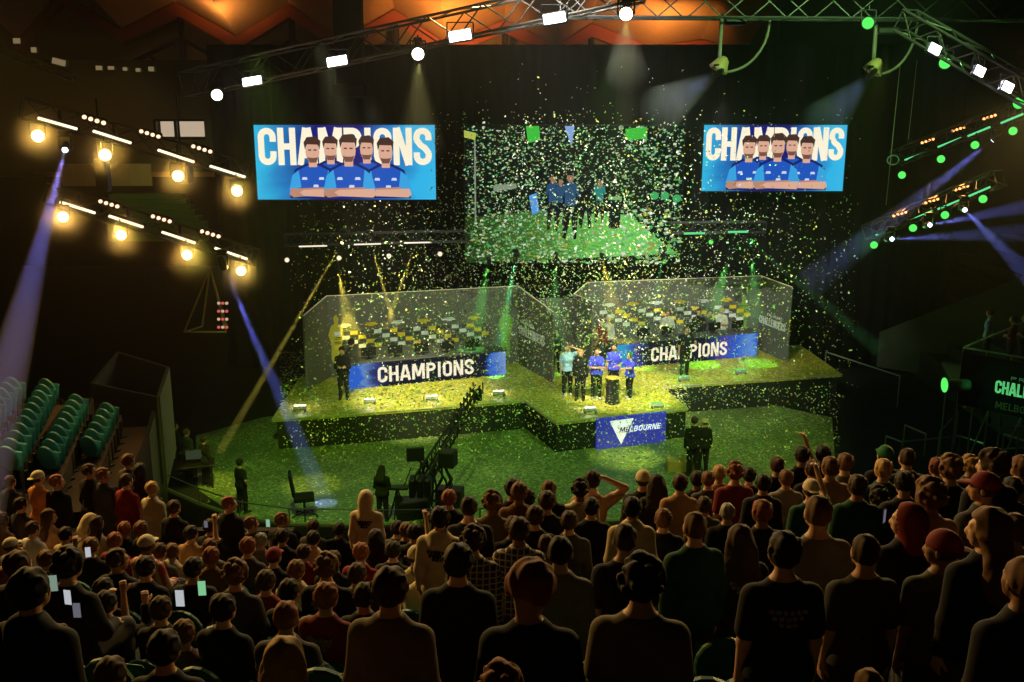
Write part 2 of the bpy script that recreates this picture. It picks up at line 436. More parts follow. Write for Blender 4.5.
def prims(J):
    T = J['T']; s = {}
    s['pelvis'] = [('c', T(-.07, -.005, .0), T(.07, -.005, .0), .108, .108), ('c', T(-.06, -.03, -.03), T(.06, -.03, -.03), .10, .10)]
    s['torso'] = [('c', T(-.045, 0, .12), T(.045, 0, .12), .100, .100), ('c', T(-.065, .0, .29), T(.065, .0, .29), .106, .106),
                  ('c', T(-.08, -.005, .38), T(.08, -.005, .38), .092, .092), ('c', T(-.15, -.01, .435), T(.15, -.01, .435), .046, .046), ('c', T(-.08, -.018, .475), T(.08, -.018, .475), .045, .045), ('c', T(-.03, -.02, .51), T(.03, -.02, .51), .045, .045), ('c', T(0, -.015, .46), T(0, -.01, .53), .070, .056)]
    s['neck'] = [('c', J['T'](0, -.01, .50), J['head'] - J['HR'] @ A3(0, .02, .05), .056, .052)]
    H, R = J['head'], J['HR']
    h = lambda x, y, z: H + R @ (A3(x, y, z) * 1.07)
    s['skull'] = [('e', h(0, -.012, .022), (.082, .100, .097), R)]
    s['face'] = [('c', h(-.022, .045, -.055), h(.022, .045, -.055), .040, .040), ('c', h(-.03, .048, -.015), h(.03, .048, -.015), .040, .040),
                 ('c', h(0, .055, -.085), h(0, .058, -.085), .026, .026), ('c', h(0, .084, .012), h(0, .104, -.028), .010, .015), ('c', h(-.012, .094, -.031), h(.012, .094, -.031), .010, .010),
                 ('c', h(-.034, .078, .022), h(.034, .078, .022), .013, .013), ('c', h(-.018, .086, -.058), h(.018, .086, -.058), .009, .009)]
    s['ear'] = [('e', h(sx * .079, -.005, -.008), (.010, .020, .031), R) for sx in (-1, 1)]
    s['eyes'] = [h(-.031, .082, .004), h(.031, .082, .004)]
    for n in 'lr':
        sg = -1 if n == 'l' else 1
        s['uarm' + n] = [('c', J['sh' + n], J['el' + n], .056, .042)]
        s['farm' + n] = [('c', J['el' + n], J['wr' + n], .042, .027)]
        pal = A3(-sg, .2, 0) if abs(J['hd' + n][2]) > .6 else A3(-sg * .3, 0, -1)
        if J['hd' + n][2] > .6: pal = A3(-sg * .6, .8, 0)
        s['hand' + n] = hand(J['wr' + n], J['hd' + n], pal, 1 if n == 'l' else -1, J['curl' + n])
        hipj = J['hip'] + A3(sg * .09, .0, -.03)
        s['thigh' + n] = [('c', hipj, J['kn' + n], .092, .062)]
        s['shin' + n] = [('c', J['kn' + n], J['an' + n], .060, .042)]
        an = J['an' + n]
        s['foot' + n] = [('c', A3(an[0], an[1] - .03, .045), A3(an[0] + sg * .015, an[1] + .15, .036), .044, .036)]
    return s

SKIN = [mat('skin_light', (.52, .30, .20), .55, noise=.1), mat('skin_tan', (.40, .22, .13), .55, noise=.1), mat('skin_brown', (.22, .11, .06), .55, noise=.1)]
EYE = mat('eye_dark', (.02, .015, .01), .2)
LIP = mat('lip', (.40, .15, .12), .5)
POSES = {
 'stand': dict(arm='down'), 'stand_look_right': dict(arm='down', yaw=-.75), 'stand_look_left': dict(arm='down', yaw=.75),
 'stand_phone': dict(arm='front', nod=.3, yaw=-.15), 'stand_film': dict(armr='filmhigh', arml='down', yaw=-.1),
 'stand_head': dict(armr='head', arml='down'), 'stand_hips': dict(arml='down', armr='hips', step=.03), 'stand_fold': dict(arm='fold'), 'stand_down': dict(arm='front', nod=.55, yaw=-.7),
 'walk_out': dict(arml='out', armr='down', step=.09, lean=.16), 'cheer': dict(arml='head', armr='down', step=.05), 'shake': dict(arm='out', step=-.05, lean=.05),
 'sit': dict(sit=True, arm='lap'), 'sit_look_right': dict(sit=True, arm='lap', yaw=-.8), 'sit_look_left': dict(sit=True, arm='lap', yaw=.8),
 'sit_film': dict(sit=True, armr='filmhigh', arml='lap'), 'sit_film_both': dict(sit=True, arm='film'), 'sit_lean': dict(sit=True, arm='lap', lean=.45, nod=.2),
}
BODY = {}
def make_pose(name):
    p = POSES[name]; J = skeleton(p); S = prims(J)
    allp = [q for k, v in S.items() if k != 'eyes' for q in v]
    pts = []
    for q in allp:
        if q[0] == 'c': pts += [q[1], q[2]]
        else: pts.append(q[1])
    pts = np.array(pts); lo = pts.min(0) - .19; hi = pts.max(0) + .19; lo[2] = -.03
    Fd = Field(lo, hi, .0095)
    for part, k in (('pelvis', .05), ('torso', .07), ('neck', .03), ('skull', .02), ('face', .022), ('ear', .012)):
        for q in S[part]: Fd.add(q, k)
    for n in 'lr':
        for part, k in (('uarm', .03), ('farm', .02), ('thigh', .04), ('shin', .02), ('foot', .025)):
            for q in S[part + n]: Fd.add(q, k)
        for i, q in enumerate(S['hand' + n]): Fd.add(q, .012 if i < 5 else .0045)
    me, v, f = Fd.mesh('person_body_' + name, [SKIN[0], EYE, LIP])
    cen = v[f].mean(1); mi = np.zeros(len(f), np.int32)
    for e in S['eyes']: mi[np.linalg.norm(cen - e, axis=1) < .013] = 1
    H, R = J['head'], J['HR']
    lipc = (cen - H) @ R / 1.07
    mi[(np.abs(lipc[:, 0]) < .022) & (np.abs(lipc[:, 2] + .058) < .008) & (lipc[:, 1] > .07)] = 2
    me.polygons.foreach_set('material_index', mi)
    out = {'body': me, 'J': J, 'S': S}
    def cloth(nm, parts, grow, k, clipf=None, h=.013, extra=()):
        G = Field(lo, hi, h)
        for part in parts:
            for q in S[part]: G.add(q, k, grow)
        for q, gr in extra: G.add(q, k, gr)
        if clipf is not None: G.clip(clipf)
        m2, _, _ = G.mesh(nm + '_' + name, [SKIN[0]])
        return m2
    tl = J['tilt']; hip = J['hip']
    loc = lambda P: (P - hip) @ tl
    hem = [(('c', J['T'](-.085, 0, -.02), J['T'](.085, 0, -.02), .118, .118), .012), (('c', J['T'](-.08, 0, -.09), J['T'](.08, 0, -.09), .122, .122), .012)]
    half = [('c', J['sh' + n], J['sh' + n] + (J['el' + n] - J['sh' + n]) * .72, .062, .058) for n in 'lr']
    out['tshirt'] = cloth('tshirt', ['pelvis', 'torso'], .019, .035, lambda P: np.maximum(-.07 - loc(P)[..., 2], loc(P)[..., 2] - .555), extra=[(q, .012) for q in half] + hem)
    full = [('c', J['sh' + n], J['el' + n], .06, .05) for n in 'lr'] + [('c', J['el' + n], J['wr' + n] - J['hd' + n] * .01, .05, .036) for n in 'lr']
    out['jumper'] = cloth('jumper', ['pelvis', 'torso'], .021, .04, lambda P: np.maximum(-.09 - loc(P)[..., 2], loc(P)[..., 2] - .57), extra=[(q, .012) for q in full] + hem)
    if name == 'stand' or name == 'sit' or name == 'stand_fold' or name.startswith('sit_look'):
        hood = [(('c', J['T'](-.05, -.055, .52), J['T'](.05, -.055, .52), .055, .055), .01), (('c', J['T'](-.03, -.10, .47), J['T'](.03, -.10, .47), .05, .05), .01)]
        out['hoodie'] = cloth('hoodie', ['pelvis', 'torso'], .024, .04, lambda P: np.maximum(-.10 - loc(P)[..., 2], loc(P)[..., 2] - .60), extra=[(q, .012) for q in full] + hood)
    legs = ['pelvis', 'thighl', 'thighr', 'shinl', 'shinr']
    out['trousers'] = cloth('trousers', legs, .014, .04, lambda P: np.maximum(.075 - P[..., 2], (P[..., 2] - hip[2] - .09) if p.get('sit') else (loc(P)[..., 2] - .06)))
    out['shoe'] = [cloth('shoe', ['foot' + n], .008, .02, lambda P: P[..., 2] - .105) for n in 'lr']
    BODY[name] = out
    return out

HAIR = {}
def make_hair(style):
    """hair in head-local axes (origin at head centre, +y the face)"""
    Id = np.eye(3); lo = A3(-.2, -.22, -.62 if 'long' in style else -.22); hi = A3(.2, .2, .24)
    G = Field(lo, hi, .011 if 'long' in style else .009)
    rnd = np.random.RandomState(sum(map(ord, style)))
    sk = ('e', A3(0, -.014, .026), (.079, .098, .094), Id)
    front = lambda P, zf, yf: np.minimum(.0 + (P[..., 1] - yf), 9) * 0
    if style in ('short', 'swept', 'bowl'):
        for _ in range(170):
            d = rnd.normal(size=3); d /= np.linalg.norm(d)
            if d[2] < -.2 + max(0, d[1]) or d[2] > .75: continue
            c = A3(0, -.014, .026) + d * A3(.078, .096, .092); e = c + (d * .6 + A3(rnd.uniform(-.6, .6), rnd.uniform(-.2, .7), .2)) * .010
            G.add(('c', c, e, .015, .008), .014)
    if style == 'short':
        G.add(sk, .01, .010); G.clip(lambda P: np.minimum.reduce([-(P[..., 2] - .055), 9 + P[..., 2]]) * 0 + np.maximum(-(P[..., 2] + .078 + np.clip(P[..., 1], -1, .3) * -.55), np.where(P[..., 1] > .055, .075 - P[..., 2], -1)))
    elif style == 'crop':
        G.add(sk, .01, .004); G.clip(lambda P: np.maximum(-(P[..., 2] + .045 - P[..., 1] * .6), np.where(P[..., 1] > .06, .07 - P[..., 2], -1)))
    elif style == 'swept':
        G.add(sk, .01, .012); G.add(('e', A3(.01, .03, .095), (.07, .07, .035), Id), .03)
        G.clip(lambda P: np.maximum(-(P[..., 2] + .05 - P[..., 1] * .6), np.where(P[..., 1] > .075, .06 - P[..., 2], -1)))
    elif style == 'curly':
        G.add(sk, .01, .012)
        for _ in range(70):
            d = rnd.normal(size=3); d /= np.linalg.norm(d)
            if d[2] < -.45 + max(0, d[1]) * 1.1: continue
            c = A3(0, -.014, .028) + d * A3(.088, .105, .105); G.add(('c', c, c, .024, .024), .012)
        G.clip(lambda P: np.maximum(-(P[..., 2] + .075 - P[..., 1] * .5), np.where(P[..., 1] > .07, .05 - P[..., 2], -1)))
    elif style == 'bowl':
        G.add(sk, .01, .026); G.clip(lambda P: np.maximum(-(P[..., 2] + .05), np.where(P[..., 1] > .07, .035 - P[..., 2], -1)))
    elif style == 'long' or style == 'long_wavy':
        G.add(sk, .01, .018)
        wv = .03 if style == 'long_wavy' else 0
        for i, x in enumerate((-.07, -.035, 0, .035, .07)):
            a = A3(x, -.055 + abs(x) * .5, .0); L = -.34 - (.04 if wv else 0)
            prev = a
            for j in range(1, 6):
                q = A3(x * (1 + .12 * j) + wv * math.sin(j * 1.7 + i), -.065 - .012 * j + abs(x) * .5 + wv * .4 * math.cos(j * 1.5 + i), L * j / 5)
                G.add(('c', prev, q, .042 + wv * .3, .040 + wv * .35 if j < 5 else .02), .03); prev = q
        G.clip(lambda P: np.where((P[..., 1] > .045) & (P[..., 2] < .065), .02, -1))
    elif style == 'bun':
        G.add(sk, .01, .008); G.add(('e', A3(0, -.10, .085), (.042, .042, .042), Id), .015)
        G.clip(lambda P: np.maximum(-(P[..., 2] + .06 - P[..., 1] * .5), np.where(P[..., 1] > .06, .07 - P[..., 2], -1)))
    elif style == 'cap':
        G.add(sk, .01, .013); G.clip(lambda P: np.maximum(.018 - P[..., 2], -9))
        G.add(('e', A3(0, .105, .035), (.065, .075, .008), Id), .006); G.add(('c', A3(0, -.01, .128), A3(0, -.01, .131), .009, .009), .004)
    elif style == 'capback':
        G.add(sk, .01, .013); G.clip(lambda P: np.maximum(.018 - P[..., 2], -9))
        G.add(('e', A3(0, -.125, .03), (.06, .07, .008), Id), .006)
    elif style == 'hood':
        G.add(('e', A3(0, -.02, .02), (.088, .11, .105), Id), .01, .014); G.add(('c', A3(0, -.05, -.05), A3(0, -.05, -.15), .095, .10), .05)
        G.clip(lambda P: np.maximum(np.where(P[..., 1] > .05, .03, -1), np.where((P[..., 1] > -.02) & (np.linalg.norm(P * A3(1, .3, .8), axis=-1) < .085), .03, -1)))
    gg = np.stack(np.meshgrid(*[G.lo[k] + np.arange(G.n[k]) * G.h for k in range(3)], indexing='ij'), -1)
    if 'cap' not in style and style != 'hood':
        fx = 95 if 'long' not in style else 60
        G.V = G.V + (.0035 * np.sin(gg[..., 0] * fx + 3 * np.sin(gg[..., 2] * 22)) + .0025 * np.sin(gg[..., 1] * 80 + 2 * np.sin(gg[..., 0] * 40))).astype(np.float32)
    me, v, f = G.mesh('hair_' + style, [SKIN[0]])
    HAIR[style] = me
    return me

HAIRCOL = {'black': mat('hair_black', (.018, .014, .012), .75, noise=.5, scale=75, bump=1.0), 'dark brown': mat('hair_dark_brown', (.05, .025, .014), .75, noise=.5, scale=75, bump=1.0),
           'brown': mat('hair_brown', (.13, .06, .025), .75, noise=.4, scale=75, bump=1.0), 'auburn': mat('hair_auburn', (.20, .06, .02), .75, noise=.4, scale=75, bump=1.0),
           'blond': mat('hair_blond', (.42, .25, .09), .75, noise=.3, scale=75, bump=1.0), 'grey': mat('hair_grey', (.22, .20, .18), .6, noise=.3, scale=75, bump=1.0),
           'red': mat('cap_red', (.16, .014, .014), .8), 'green': mat('cap_green', (.02, .14, .04), .8), 'cream': mat('hood_cream', (.50, .42, .27), .9, noise=.1, bump=.3)}
TOPCOL = {'black': (.012, .012, .013), 'dark grey': (.05, .05, .05), 'grey brown': (.14, .11, .075), 'dark green': (.015, .06, .03), 'cream': (.50, .41, .26), 'white': (.6, .56, .48),
          'red': (.20, .015, .013), 'dark red': (.16, .02, .02), 'tan': (.35, .20, .10), 'brown': (.13, .065, .03), 'navy': (.02, .025, .07), 'orange': (.55, .20, .05), 'grey': (.17, .16, .14),
          'royal blue': (.06, .07, .55), 'light blue': (.25, .42, .75), 'khaki': (.22, .17, .09), 'olive': (.08, .08, .035)}
def topmat(c):
    return mat('cloth_' + c.replace(' ', '_'), TOPCOL[c], .9, noise=.22, scale=9, bump=.7)
def pattern_mat(name, kind):
    if name in _M: return _M[name]
    m = bpy.data.materials.new(name); m.use_nodes = True; nt = m.node_tree; b = nt.nodes['Principled BSDF']; b.inputs['Roughness'].default_value = .9
    N = nt.nodes.new; L = nt.links.new
    tc = N('ShaderNodeTexCoord'); sx = N('ShaderNodeSeparateXYZ'); L(tc.outputs['Object'], sx.inputs[0])
    def band(ax, sc, thr):
        a = N('ShaderNodeMath'); a.operation = 'MULTIPLY'; a.inputs[1].default_value = sc; L(sx.outputs[ax], a.inputs[0])
        f = N('ShaderNodeMath'); f.operation = 'FRACT'; L(a.outputs[0], f.inputs[0])
        g = N('ShaderNodeMath'); g.operation = 'GREATER_THAN'; g.inputs[1].default_value = thr; L(f.outputs[0], g.inputs[0]); return g
    if kind == 'plaid':
        g1 = band(2, 18, .78); g2 = band(0, 18, .78); mx = N('ShaderNodeMath'); mx.operation = 'MAXIMUM'; L(g1.outputs[0], mx.inputs[0]); L(g2.outputs[0], mx.inputs[1]); fac = mx; c0, c1 = (.02, .018, .02), (.38, .32, .25)
    elif kind == 'red_stripe':
        fac = band(0, 14, .5); c0, c1 = (.42, .05, .04), (.45, .38, .28)
    else:
        s1 = band(2, 26, .72); lim = N('ShaderNodeMath'); lim.operation = 'LESS_THAN'; lim.inputs[1].default_value = .86 if kind == 'stripe_sit' else 1.3; L(sx.outputs[2], lim.inputs[0])
        mu = N('ShaderNodeMath'); mu.operation = 'MULTIPLY'; L(s1.outputs[0], mu.inputs[0]); L(lim.outputs[0], mu.inputs[1]); fac = mu; c0, c1 = (.02, .02, .02), (.35, .32, .26)
    mix = N('ShaderNodeMix'); mix.data_type = 'RGBA'; mix.inputs[6].default_value = (*c0, 1); mix.inputs[7].default_value = (*c1, 1)
    L(fac.outputs[0], mix.inputs[0]); L(mix.outputs[2], b.inputs['Base Color'])
    _M[name] = m; return m

def mobj(name, me, material, parent, loc=None, R=None, keep=False):
    o = bpy.data.objects.new(name, me); COL.objects.link(o); o.parent = parent
    if not keep:
        o.material_slots[0].link = 'OBJECT'; o.material_slots[0].material = material
    if R is not None:
        M = Matrix.Identity(4)
        for i in range(3):
            for j in range(3): M[i][j] = R[i][j] * (1.07 if R is not None else 1)
            M[i][3] = loc[i]
        o.matrix_local = M
    return o
PHONE = None
def make_person(pos, rz, s, pose, hair, haircol, top, topcol, legcol='dark grey', skin=0, label='person', group=None, phone=False, topmaterial=None, detail=True):
    B = BODY.get(pose) or make_pose(pose)
    r = thing('person', label, 'person', pos, (0, 0, rz), group); r.scale = (s, s, s)
    b = mobj('body', B['body'], None, r, keep=True)
    b.material_slots[0].link = 'OBJECT'; b.material_slots[0].material = SKIN[skin]
    me = B.get(top) or B['jumper']
    nm = {'tshirt': 'shirt', 'jumper': 'jumper', 'hoodie': 'hoodie'}[top if top in B else 'jumper']
    mobj(nm, me, topmaterial or topmat(topcol), r)
    mobj('trousers', B['trousers'], topmat(legcol), r)
    if detail:
        for k in (0, 1): mobj('shoe', B['shoe'][k], mat('shoe_pale', (.5, .48, .45), .7) if legcol == 'black' and 'blue' in topcol else mat('shoe_black', (.03, .03, .03), .6), r)
    if hair != 'bald':
        h = HAIR.get(hair) or make_hair(hair)
        nmh = {'cap': 'cap', 'capback': 'cap', 'hood': 'hood'}.get(hair, 'hair')
        J = B['J']; mobj(nmh, h, HAIRCOL[haircol], r, J['head'], J['HR'])
        if hair in ('cap', 'capback'):
            h2 = HAIR.get('crop') or make_hair('crop'); mobj('hair', h2, HAIRCOL['dark brown'], r, J['head'], J['HR'])
    return r
# ------------------------------------------------------------------ the hall
BLACK = mat('black_cloth', (.004, .004, .0045), .95, noise=.3, scale=3)
STEEL = mat('truss_steel', (.06, .057, .053), .45, .7)
DARKM = mat('black_metal', (.012, .012, .013), .5, .3)
CONC = mat('bare_concrete', (.10, .085, .06), .9, noise=.25, scale=6, bump=.2)
PALEW = mat('pale_barrier_board', (.34, .29, .16), .85, noise=.15, scale=5)
SD = 1.16

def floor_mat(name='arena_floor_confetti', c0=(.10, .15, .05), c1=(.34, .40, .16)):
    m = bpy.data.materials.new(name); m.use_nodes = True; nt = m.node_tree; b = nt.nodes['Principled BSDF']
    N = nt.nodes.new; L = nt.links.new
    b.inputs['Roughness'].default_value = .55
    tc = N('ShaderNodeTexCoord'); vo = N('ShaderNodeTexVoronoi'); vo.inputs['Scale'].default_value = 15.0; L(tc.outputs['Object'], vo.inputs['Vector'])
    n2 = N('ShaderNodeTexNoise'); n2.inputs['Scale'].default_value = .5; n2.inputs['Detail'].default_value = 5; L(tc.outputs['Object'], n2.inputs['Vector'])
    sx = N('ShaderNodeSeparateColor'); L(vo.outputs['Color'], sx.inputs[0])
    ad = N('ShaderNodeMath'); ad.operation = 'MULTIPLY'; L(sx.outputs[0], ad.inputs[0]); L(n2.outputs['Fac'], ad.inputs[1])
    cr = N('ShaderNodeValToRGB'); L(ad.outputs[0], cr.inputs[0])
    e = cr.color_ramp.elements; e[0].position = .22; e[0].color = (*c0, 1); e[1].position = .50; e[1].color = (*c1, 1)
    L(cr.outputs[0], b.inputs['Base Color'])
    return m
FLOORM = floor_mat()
MB().quad((-60, -6, 0), (60, -6, 0), (60, 75, 0), (-60, 75, 0)).build('floor', mat('dark_floor', (.012, .013, .011), .8, noise=.3, scale=2))['kind'] = 'structure'
# the lit event carpet: a disc-like field in front of the stage
cp_pts = [on(196, 436, 0), on(198, 490, 0), on(235, 515, 0), on(330, 535, 0), on(480, 545, 0), on(640, 545, 0), on(800, 520, 0), on(836, 470, 0), on(832, 418, 0), on(700, 390, 0), on(400, 400, 0), on(262, 418, 0)]
c = MB().prism([(p.x, p.y) for p in reversed(cp_pts)], .0, .02).build('event_carpet', FLOORM)
c['kind'] = 'structure'
# rear and side walls of the hall
def st(name, mb, m): o = mb.build(name, m); o['kind'] = 'structure'; return o
st('wall_back', MB().slab((-60, 74), (60, 74), 0, 34, .4), mat('hall_wall_dark', (.012, .011, .008), .9, noise=.2))
st('wall_left', MB().slab((-46, -6), (-46, 74), 0, 34, .4), mat('hall_wall_dark', (.012, .011, .008)))
st('wall_right', MB().slab((46, -6), (46, 74), 0, 34, .4), mat('hall_wall_dark', (.012, .011, .008)))
st('ceiling', MB().box((0, 34, 34.3), (120, 82, .5)), mat('hall_ceiling', (.02, .018, .015), .9))
# upper concourse wall seen left of the screens
WY = 47.0
def rectY(x0, y0, x1, y1, Y): a = at(x0, y0, Y); b = at(x1, y1, Y); return a, b
a, b = rectY(-60, 60, 206, 172, WY)
a2 = at(155, 120, WY); b2 = at(207, 138, WY)
uw = MB()
uw.box(((a.x + a2.x) / 2, WY + .3, (a.z + b.z) / 2), (a2.x - a.x, .4, a.z - b.z))
uw.box(((a2.x + b.x) / 2 + 1, WY + .3, (a.z + a2.z) / 2), (b.x - a2.x + 2, .4, a.z - a2.z))
uw.box(((a2.x + b.x) / 2 + 1, WY + .3, (b2.z + b.z) / 2), (b.x - a2.x + 2, .4, b2.z - b.z))
uw.box((b2.x + 1.0, WY - .05, (a2.z + b2.z) / 2), (2.0, .4, a2.z - b2.z + .1))
st('wall_concourse', uw, mat('concourse_plaster', (.13, .095, .045), .9, noise=.15))
a, b = rectY(60, 164, 152, 186, 45.0)
bw = MB()
for k in range(8):
    x0 = a.x + (b.x - a.x) * k / 8; x1 = a.x + (b.x - a.x) * (k + .97) / 8
    bw.box(((x0 + x1) / 2, 45.1, (a.z + b.z) / 2), (x1 - x0, .1, a.z - b.z))
st('wall_tier_panels', bw, mat('tier_panel_tan', (.50, .34, .14), .8))
# lit control room behind glass
win = thing('window_1', 'bright control room window high above the side stand', 'window', (0, 0, 0)); win['kind'] = 'structure'
wf = MB(); cx0, cx1 = a2.x, b2.x
for x in (cx0, cx0 + (cx1 - cx0) * .40, cx1): wf.box((x, WY, (a2.z + b2.z) / 2), (.12, .2, a2.z - b2.z))
for z in (a2.z, b2.z): wf.box(((cx0 + cx1) / 2, WY, z), (cx1 - cx0, .2, .12))
wf.build('window_frame', DARKM, win)
MB().box(((cx0 + cx1) / 2, WY + 2.2, (a2.z + b2.z) / 2), (cx1 - cx0 + 1, .1, a2.z - b2.z + 1)).build('lit_room_wall', emat('control_room_light', (1, .78, .55), .62), win)
g = bpy.data.materials.new('window_glass'); g.use_nodes = True; gb = g.node_tree.nodes['Principled BSDF']; gb.inputs['Transmission Weight'].default_value = 1; gb.inputs['Roughness'].default_value = .02; gb.inputs['IOR'].default_value = 1.01
MB().box(((cx0 + cx1) / 2, WY, (a2.z + b2.z) / 2), (cx1 - cx0, .02, a2.z - b2.z)).build('pane', g, win)
# sloping upper stand with green seats, at the end of the hall
us = MB(); q = [at(112, 193, 44.6), at(180, 193, 44.6), at(206, 226, 42), at(110, 226, 42)]
for k in range(6):
    t0, t1 = k / 6, (k + 1) / 6
    L0 = q[0].lerp(q[3], t1); R0 = q[1].lerp(q[2], t1); z = q[0].lerp(q[3], t0).z
    us.box(((L0.x + R0.x) / 2, L0.y, z - .4), (R0.x - L0.x, .6, .8))
st('floor_upper_stand', us, mat('stand_green', (.05, .12, .03), .9))
TEAL = mat('seat_teal', (.10, .38, .38), .5, noise=.1)
def seat_proto(name, label, m, fold=True, group=None):
    r = thing(name, label, 'stadium seat', (0, 0, 0), (0, 0, 0), group)
    prof = []
    bk = MB(); n = 14
    pts = [(.225 * math.cos(math.radians(a)), .27 + .25 * math.sin(math.radians(a))) for a in range(0, 360, 20)]
    P = []
    for yy, ins in ((0, 0), (.035, .0), (.05, .02)):
        for (x, z) in pts: P.append((x * (1 - ins * 2), -.22 - yy - z * .18, .42 + z * (1 - ins)))
    k = len(pts)
    fs = [tuple(range(k)), tuple(reversed(range(2 * k, 3 * k)))]
    for l in range(2): fs += [(l * k + i, (l + 1) * k + i, (l + 1) * k + (i + 1) % k, l * k + (i + 1) % k) for i in range(k)]
    bk.add(P, fs); bk.build('backrest', m, r)
    pn = MB()
    if fold: pn.box((0, -.15, .60), (.40, .05, .36), R=Matrix.Rotation(-.16, 3, 'X'), bev=.02)
    else: pn.box((0, .0, .41), (.40, .40, .05), bev=.02)
    pn.build('seat_pan', m, r)
    for sx in (-.22, .22):
        l = MB(); l.box((sx, -.14, .21), (.03, .06, .42)); l.box((sx, -.1, .02), (.05, .22, .03)); l.build('leg', DARKM, r)
    reg(r); return r
GSEAT = mat('seat_green', (.012, .10, .05), .5)

# ------------------------------------------------------------------ orange timber roof with folded plates
TIM = mat('roof_timber', (.62, .36, .16), .6, noise=.12, scale=4)
REDB = mat('roof_band_red', (.42, .10, .04), .6)
tips = [(20, 40), (62, -8), (123, 30), (178, 3), (238, 37), (290, 5), (343, 40), (395, 10), (447, 44), (505, 20), (556, 46), (592, 24), (650, 47), (700, 40), (745, 52)]
RY = 53.0
zz = [at(x, y, RY) for x, y in tips]
rf = MB(); bd = MB(); inf = MB()
for p, q in zip(zz[:-1], zz[1:]):
    p2 = p + Vector((0, -16, 5.5)); q2 = q + Vector((0, -16, 5.5))
    rf.add([p, q, q2, p2, p + Vector((0, 0, .15)), q + Vector((0, 0, .15)), q2 + Vector((0, 0, .15)), p2 + Vector((0, 0, .15))], [(0, 1, 2, 3), (7, 6, 5, 4), (0, 4, 5, 1), (1, 5, 6, 2), (2, 6, 7, 3), (3, 7, 4, 0)])
    dz = Vector((0, 0, -.62)); f = Vector((0, -.35, 0))
    bd.add([p + f, q + f, q + dz + f, p + dz + f, p - f, q - f, q + dz - f, p + dz - f], [(0, 1, 2, 3), (7, 6, 5, 4), (0, 4, 5, 1), (1, 5, 6, 2), (2, 6, 7, 3), (3, 7, 4, 0)])
ceil = thing('ceiling_folded_roof', 'folded timber roof lit orange above the black drape', 'roof'); ceil['kind'] = 'structure'
rf.build('roof_plates', TIM, ceil); bd.build('roof_band', REDB, ceil)
st('wall_gable_infill', MB().slab((zz[0].x - 4, RY + 1.2), (zz[-1].x + 2, RY + 1.2), 8, 17.8, .2), mat('gable_infill_tan', (.30, .20, .09), .8, noise=.2, scale=1.5))
for i in (3, 5, 7, 9, 11):
    p = zz[i]
    k = thing('roof_truss', ['', '', '', 'dark gable frame under the first roof peak, left of the drape', '', 'dark gable frame under the roof peak left of the black column', '', 'dark gable frame under the roof peak right of the black column', '', 'dark gable frame under the broad middle roof peak', '', 'dark gable frame under the roof peak above the middle screen'][i], 'roof truss', p + Vector((0, .2, -.6)), group='roof gable frames')
    MB().tube((0, 0, 0), (0, 0, -5), .16, n=6).build('king_post', mat('dark_timber', (.05, .03, .02), .7), k)
    for q in (zz[i - 1], zz[i + 1]):
        d = Vector((q.x - p.x, 0, q.z - p.z)); e = Vector((0, 0, -1.1))
        MB().tube(e, d + e, .13, n=6).tube(Vector((0, 0, -3.2)), d * .62 + e, .08, n=6).build('strut', mat('dark_timber', (.05, .03, .02)), k)

# ------------------------------------------------------------------ black drape and columns behind the stage
def drape(name, label, xa, xb, Y, z0, z1, amp=.12, per=.7):
    mb = MB(); n = int(abs(xb - xa) / per * 4) + 1; vs = []
    for k in range(n + 1):
        x = xa + (xb - xa) * k / n; y = Y + amp * math.sin(k * math.pi / 2) ; vs += [(x, y, z0), (x, y, z1), (x, y + .03, z0), (x, y + .03, z1)]
    fs = []
    for k in range(n):
        a = k * 4; fs += [(a, a + 4, a + 5, a + 1), (a + 2, a + 3, a + 7, a + 6), (a + 1, a + 5, a + 7, a + 3), (a, a + 2, a + 6, a + 4)]
    fs += [(0, 1, 3, 2), (n * 4, n * 4 + 2, n * 4 + 3, n * 4 + 1)]
    mb.add(vs, fs); o = mb.build(name, BLACK, None, True)
    return tag(o, label, 'drape')
pa = at(206, 45, 44.4); pb = at(830, 52, 44.4)
drape('stage_drape', 'huge black drape hanging behind the LED screens and stage', pa.x, pb.x + 6, 44.4, .05, 14.3)
pa = at(334, 0, 43.4); pb = at(363, 42, 43.4)
o = MB().box(((pa.x + pb.x) / 2, 43.4, 15.6), (pb.x - pa.x, .9, 7.0), bev=.05).box(((pa.x + pb.x) / 2, 43.4, 12.4), (pb.x - pa.x + .3, 1.1, .5), bev=.05).build('line_array_bag', BLACK); tag(o, 'wide black hanging column in front of the orange roof', 'hanging column')

# ------------------------------------------------------------------ truss building
def truss(name, label, a, b, w=.45, bay=.6, group=None, m=None, r=.035):
    a = Vector(a); b = Vector(b); t = thing(name, label, 'truss', a, (0, 0, 0), group); d = b - a; L = d.length; u = d.normalized()
    sd = u.cross(Vector((0, 0, 1))).normalized(); up = sd.cross(u).normalized()
    C = [sd * w / 2 + up * w / 2, -sd * w / 2 + up * w / 2, -sd * w / 2 - up * w / 2, sd * w / 2 - up * w / 2]
    for c in C: MB().tube(c, d + c, r, n=6).build('chord', m or STEEL, t)
    lb = MB(); n = max(2, int(L / bay))
    for i in range(4):
        j = (i + 1) % 4
        for k in range(n):
            p, q = (C[i], C[j]) if k % 2 else (C[j], C[i])
            lb.tube(u * (L * k / n) + p, u * (L * (k + 1) / n) + q, r * .55, n=5)
    for k in (0, n): 
        for i in range(4): lb.tube(u * (L * k / n) + C[i], u * (L * k / n) + C[(i + 1) % 4], r * .55, n=5)
    lb.build('lacing', m or STEEL, t)
    return t
truss('truss', 'long grey lighting truss rising diagonally across the orange roof', at(188, 84, 27), at(640, -14, 23), .62, .7)
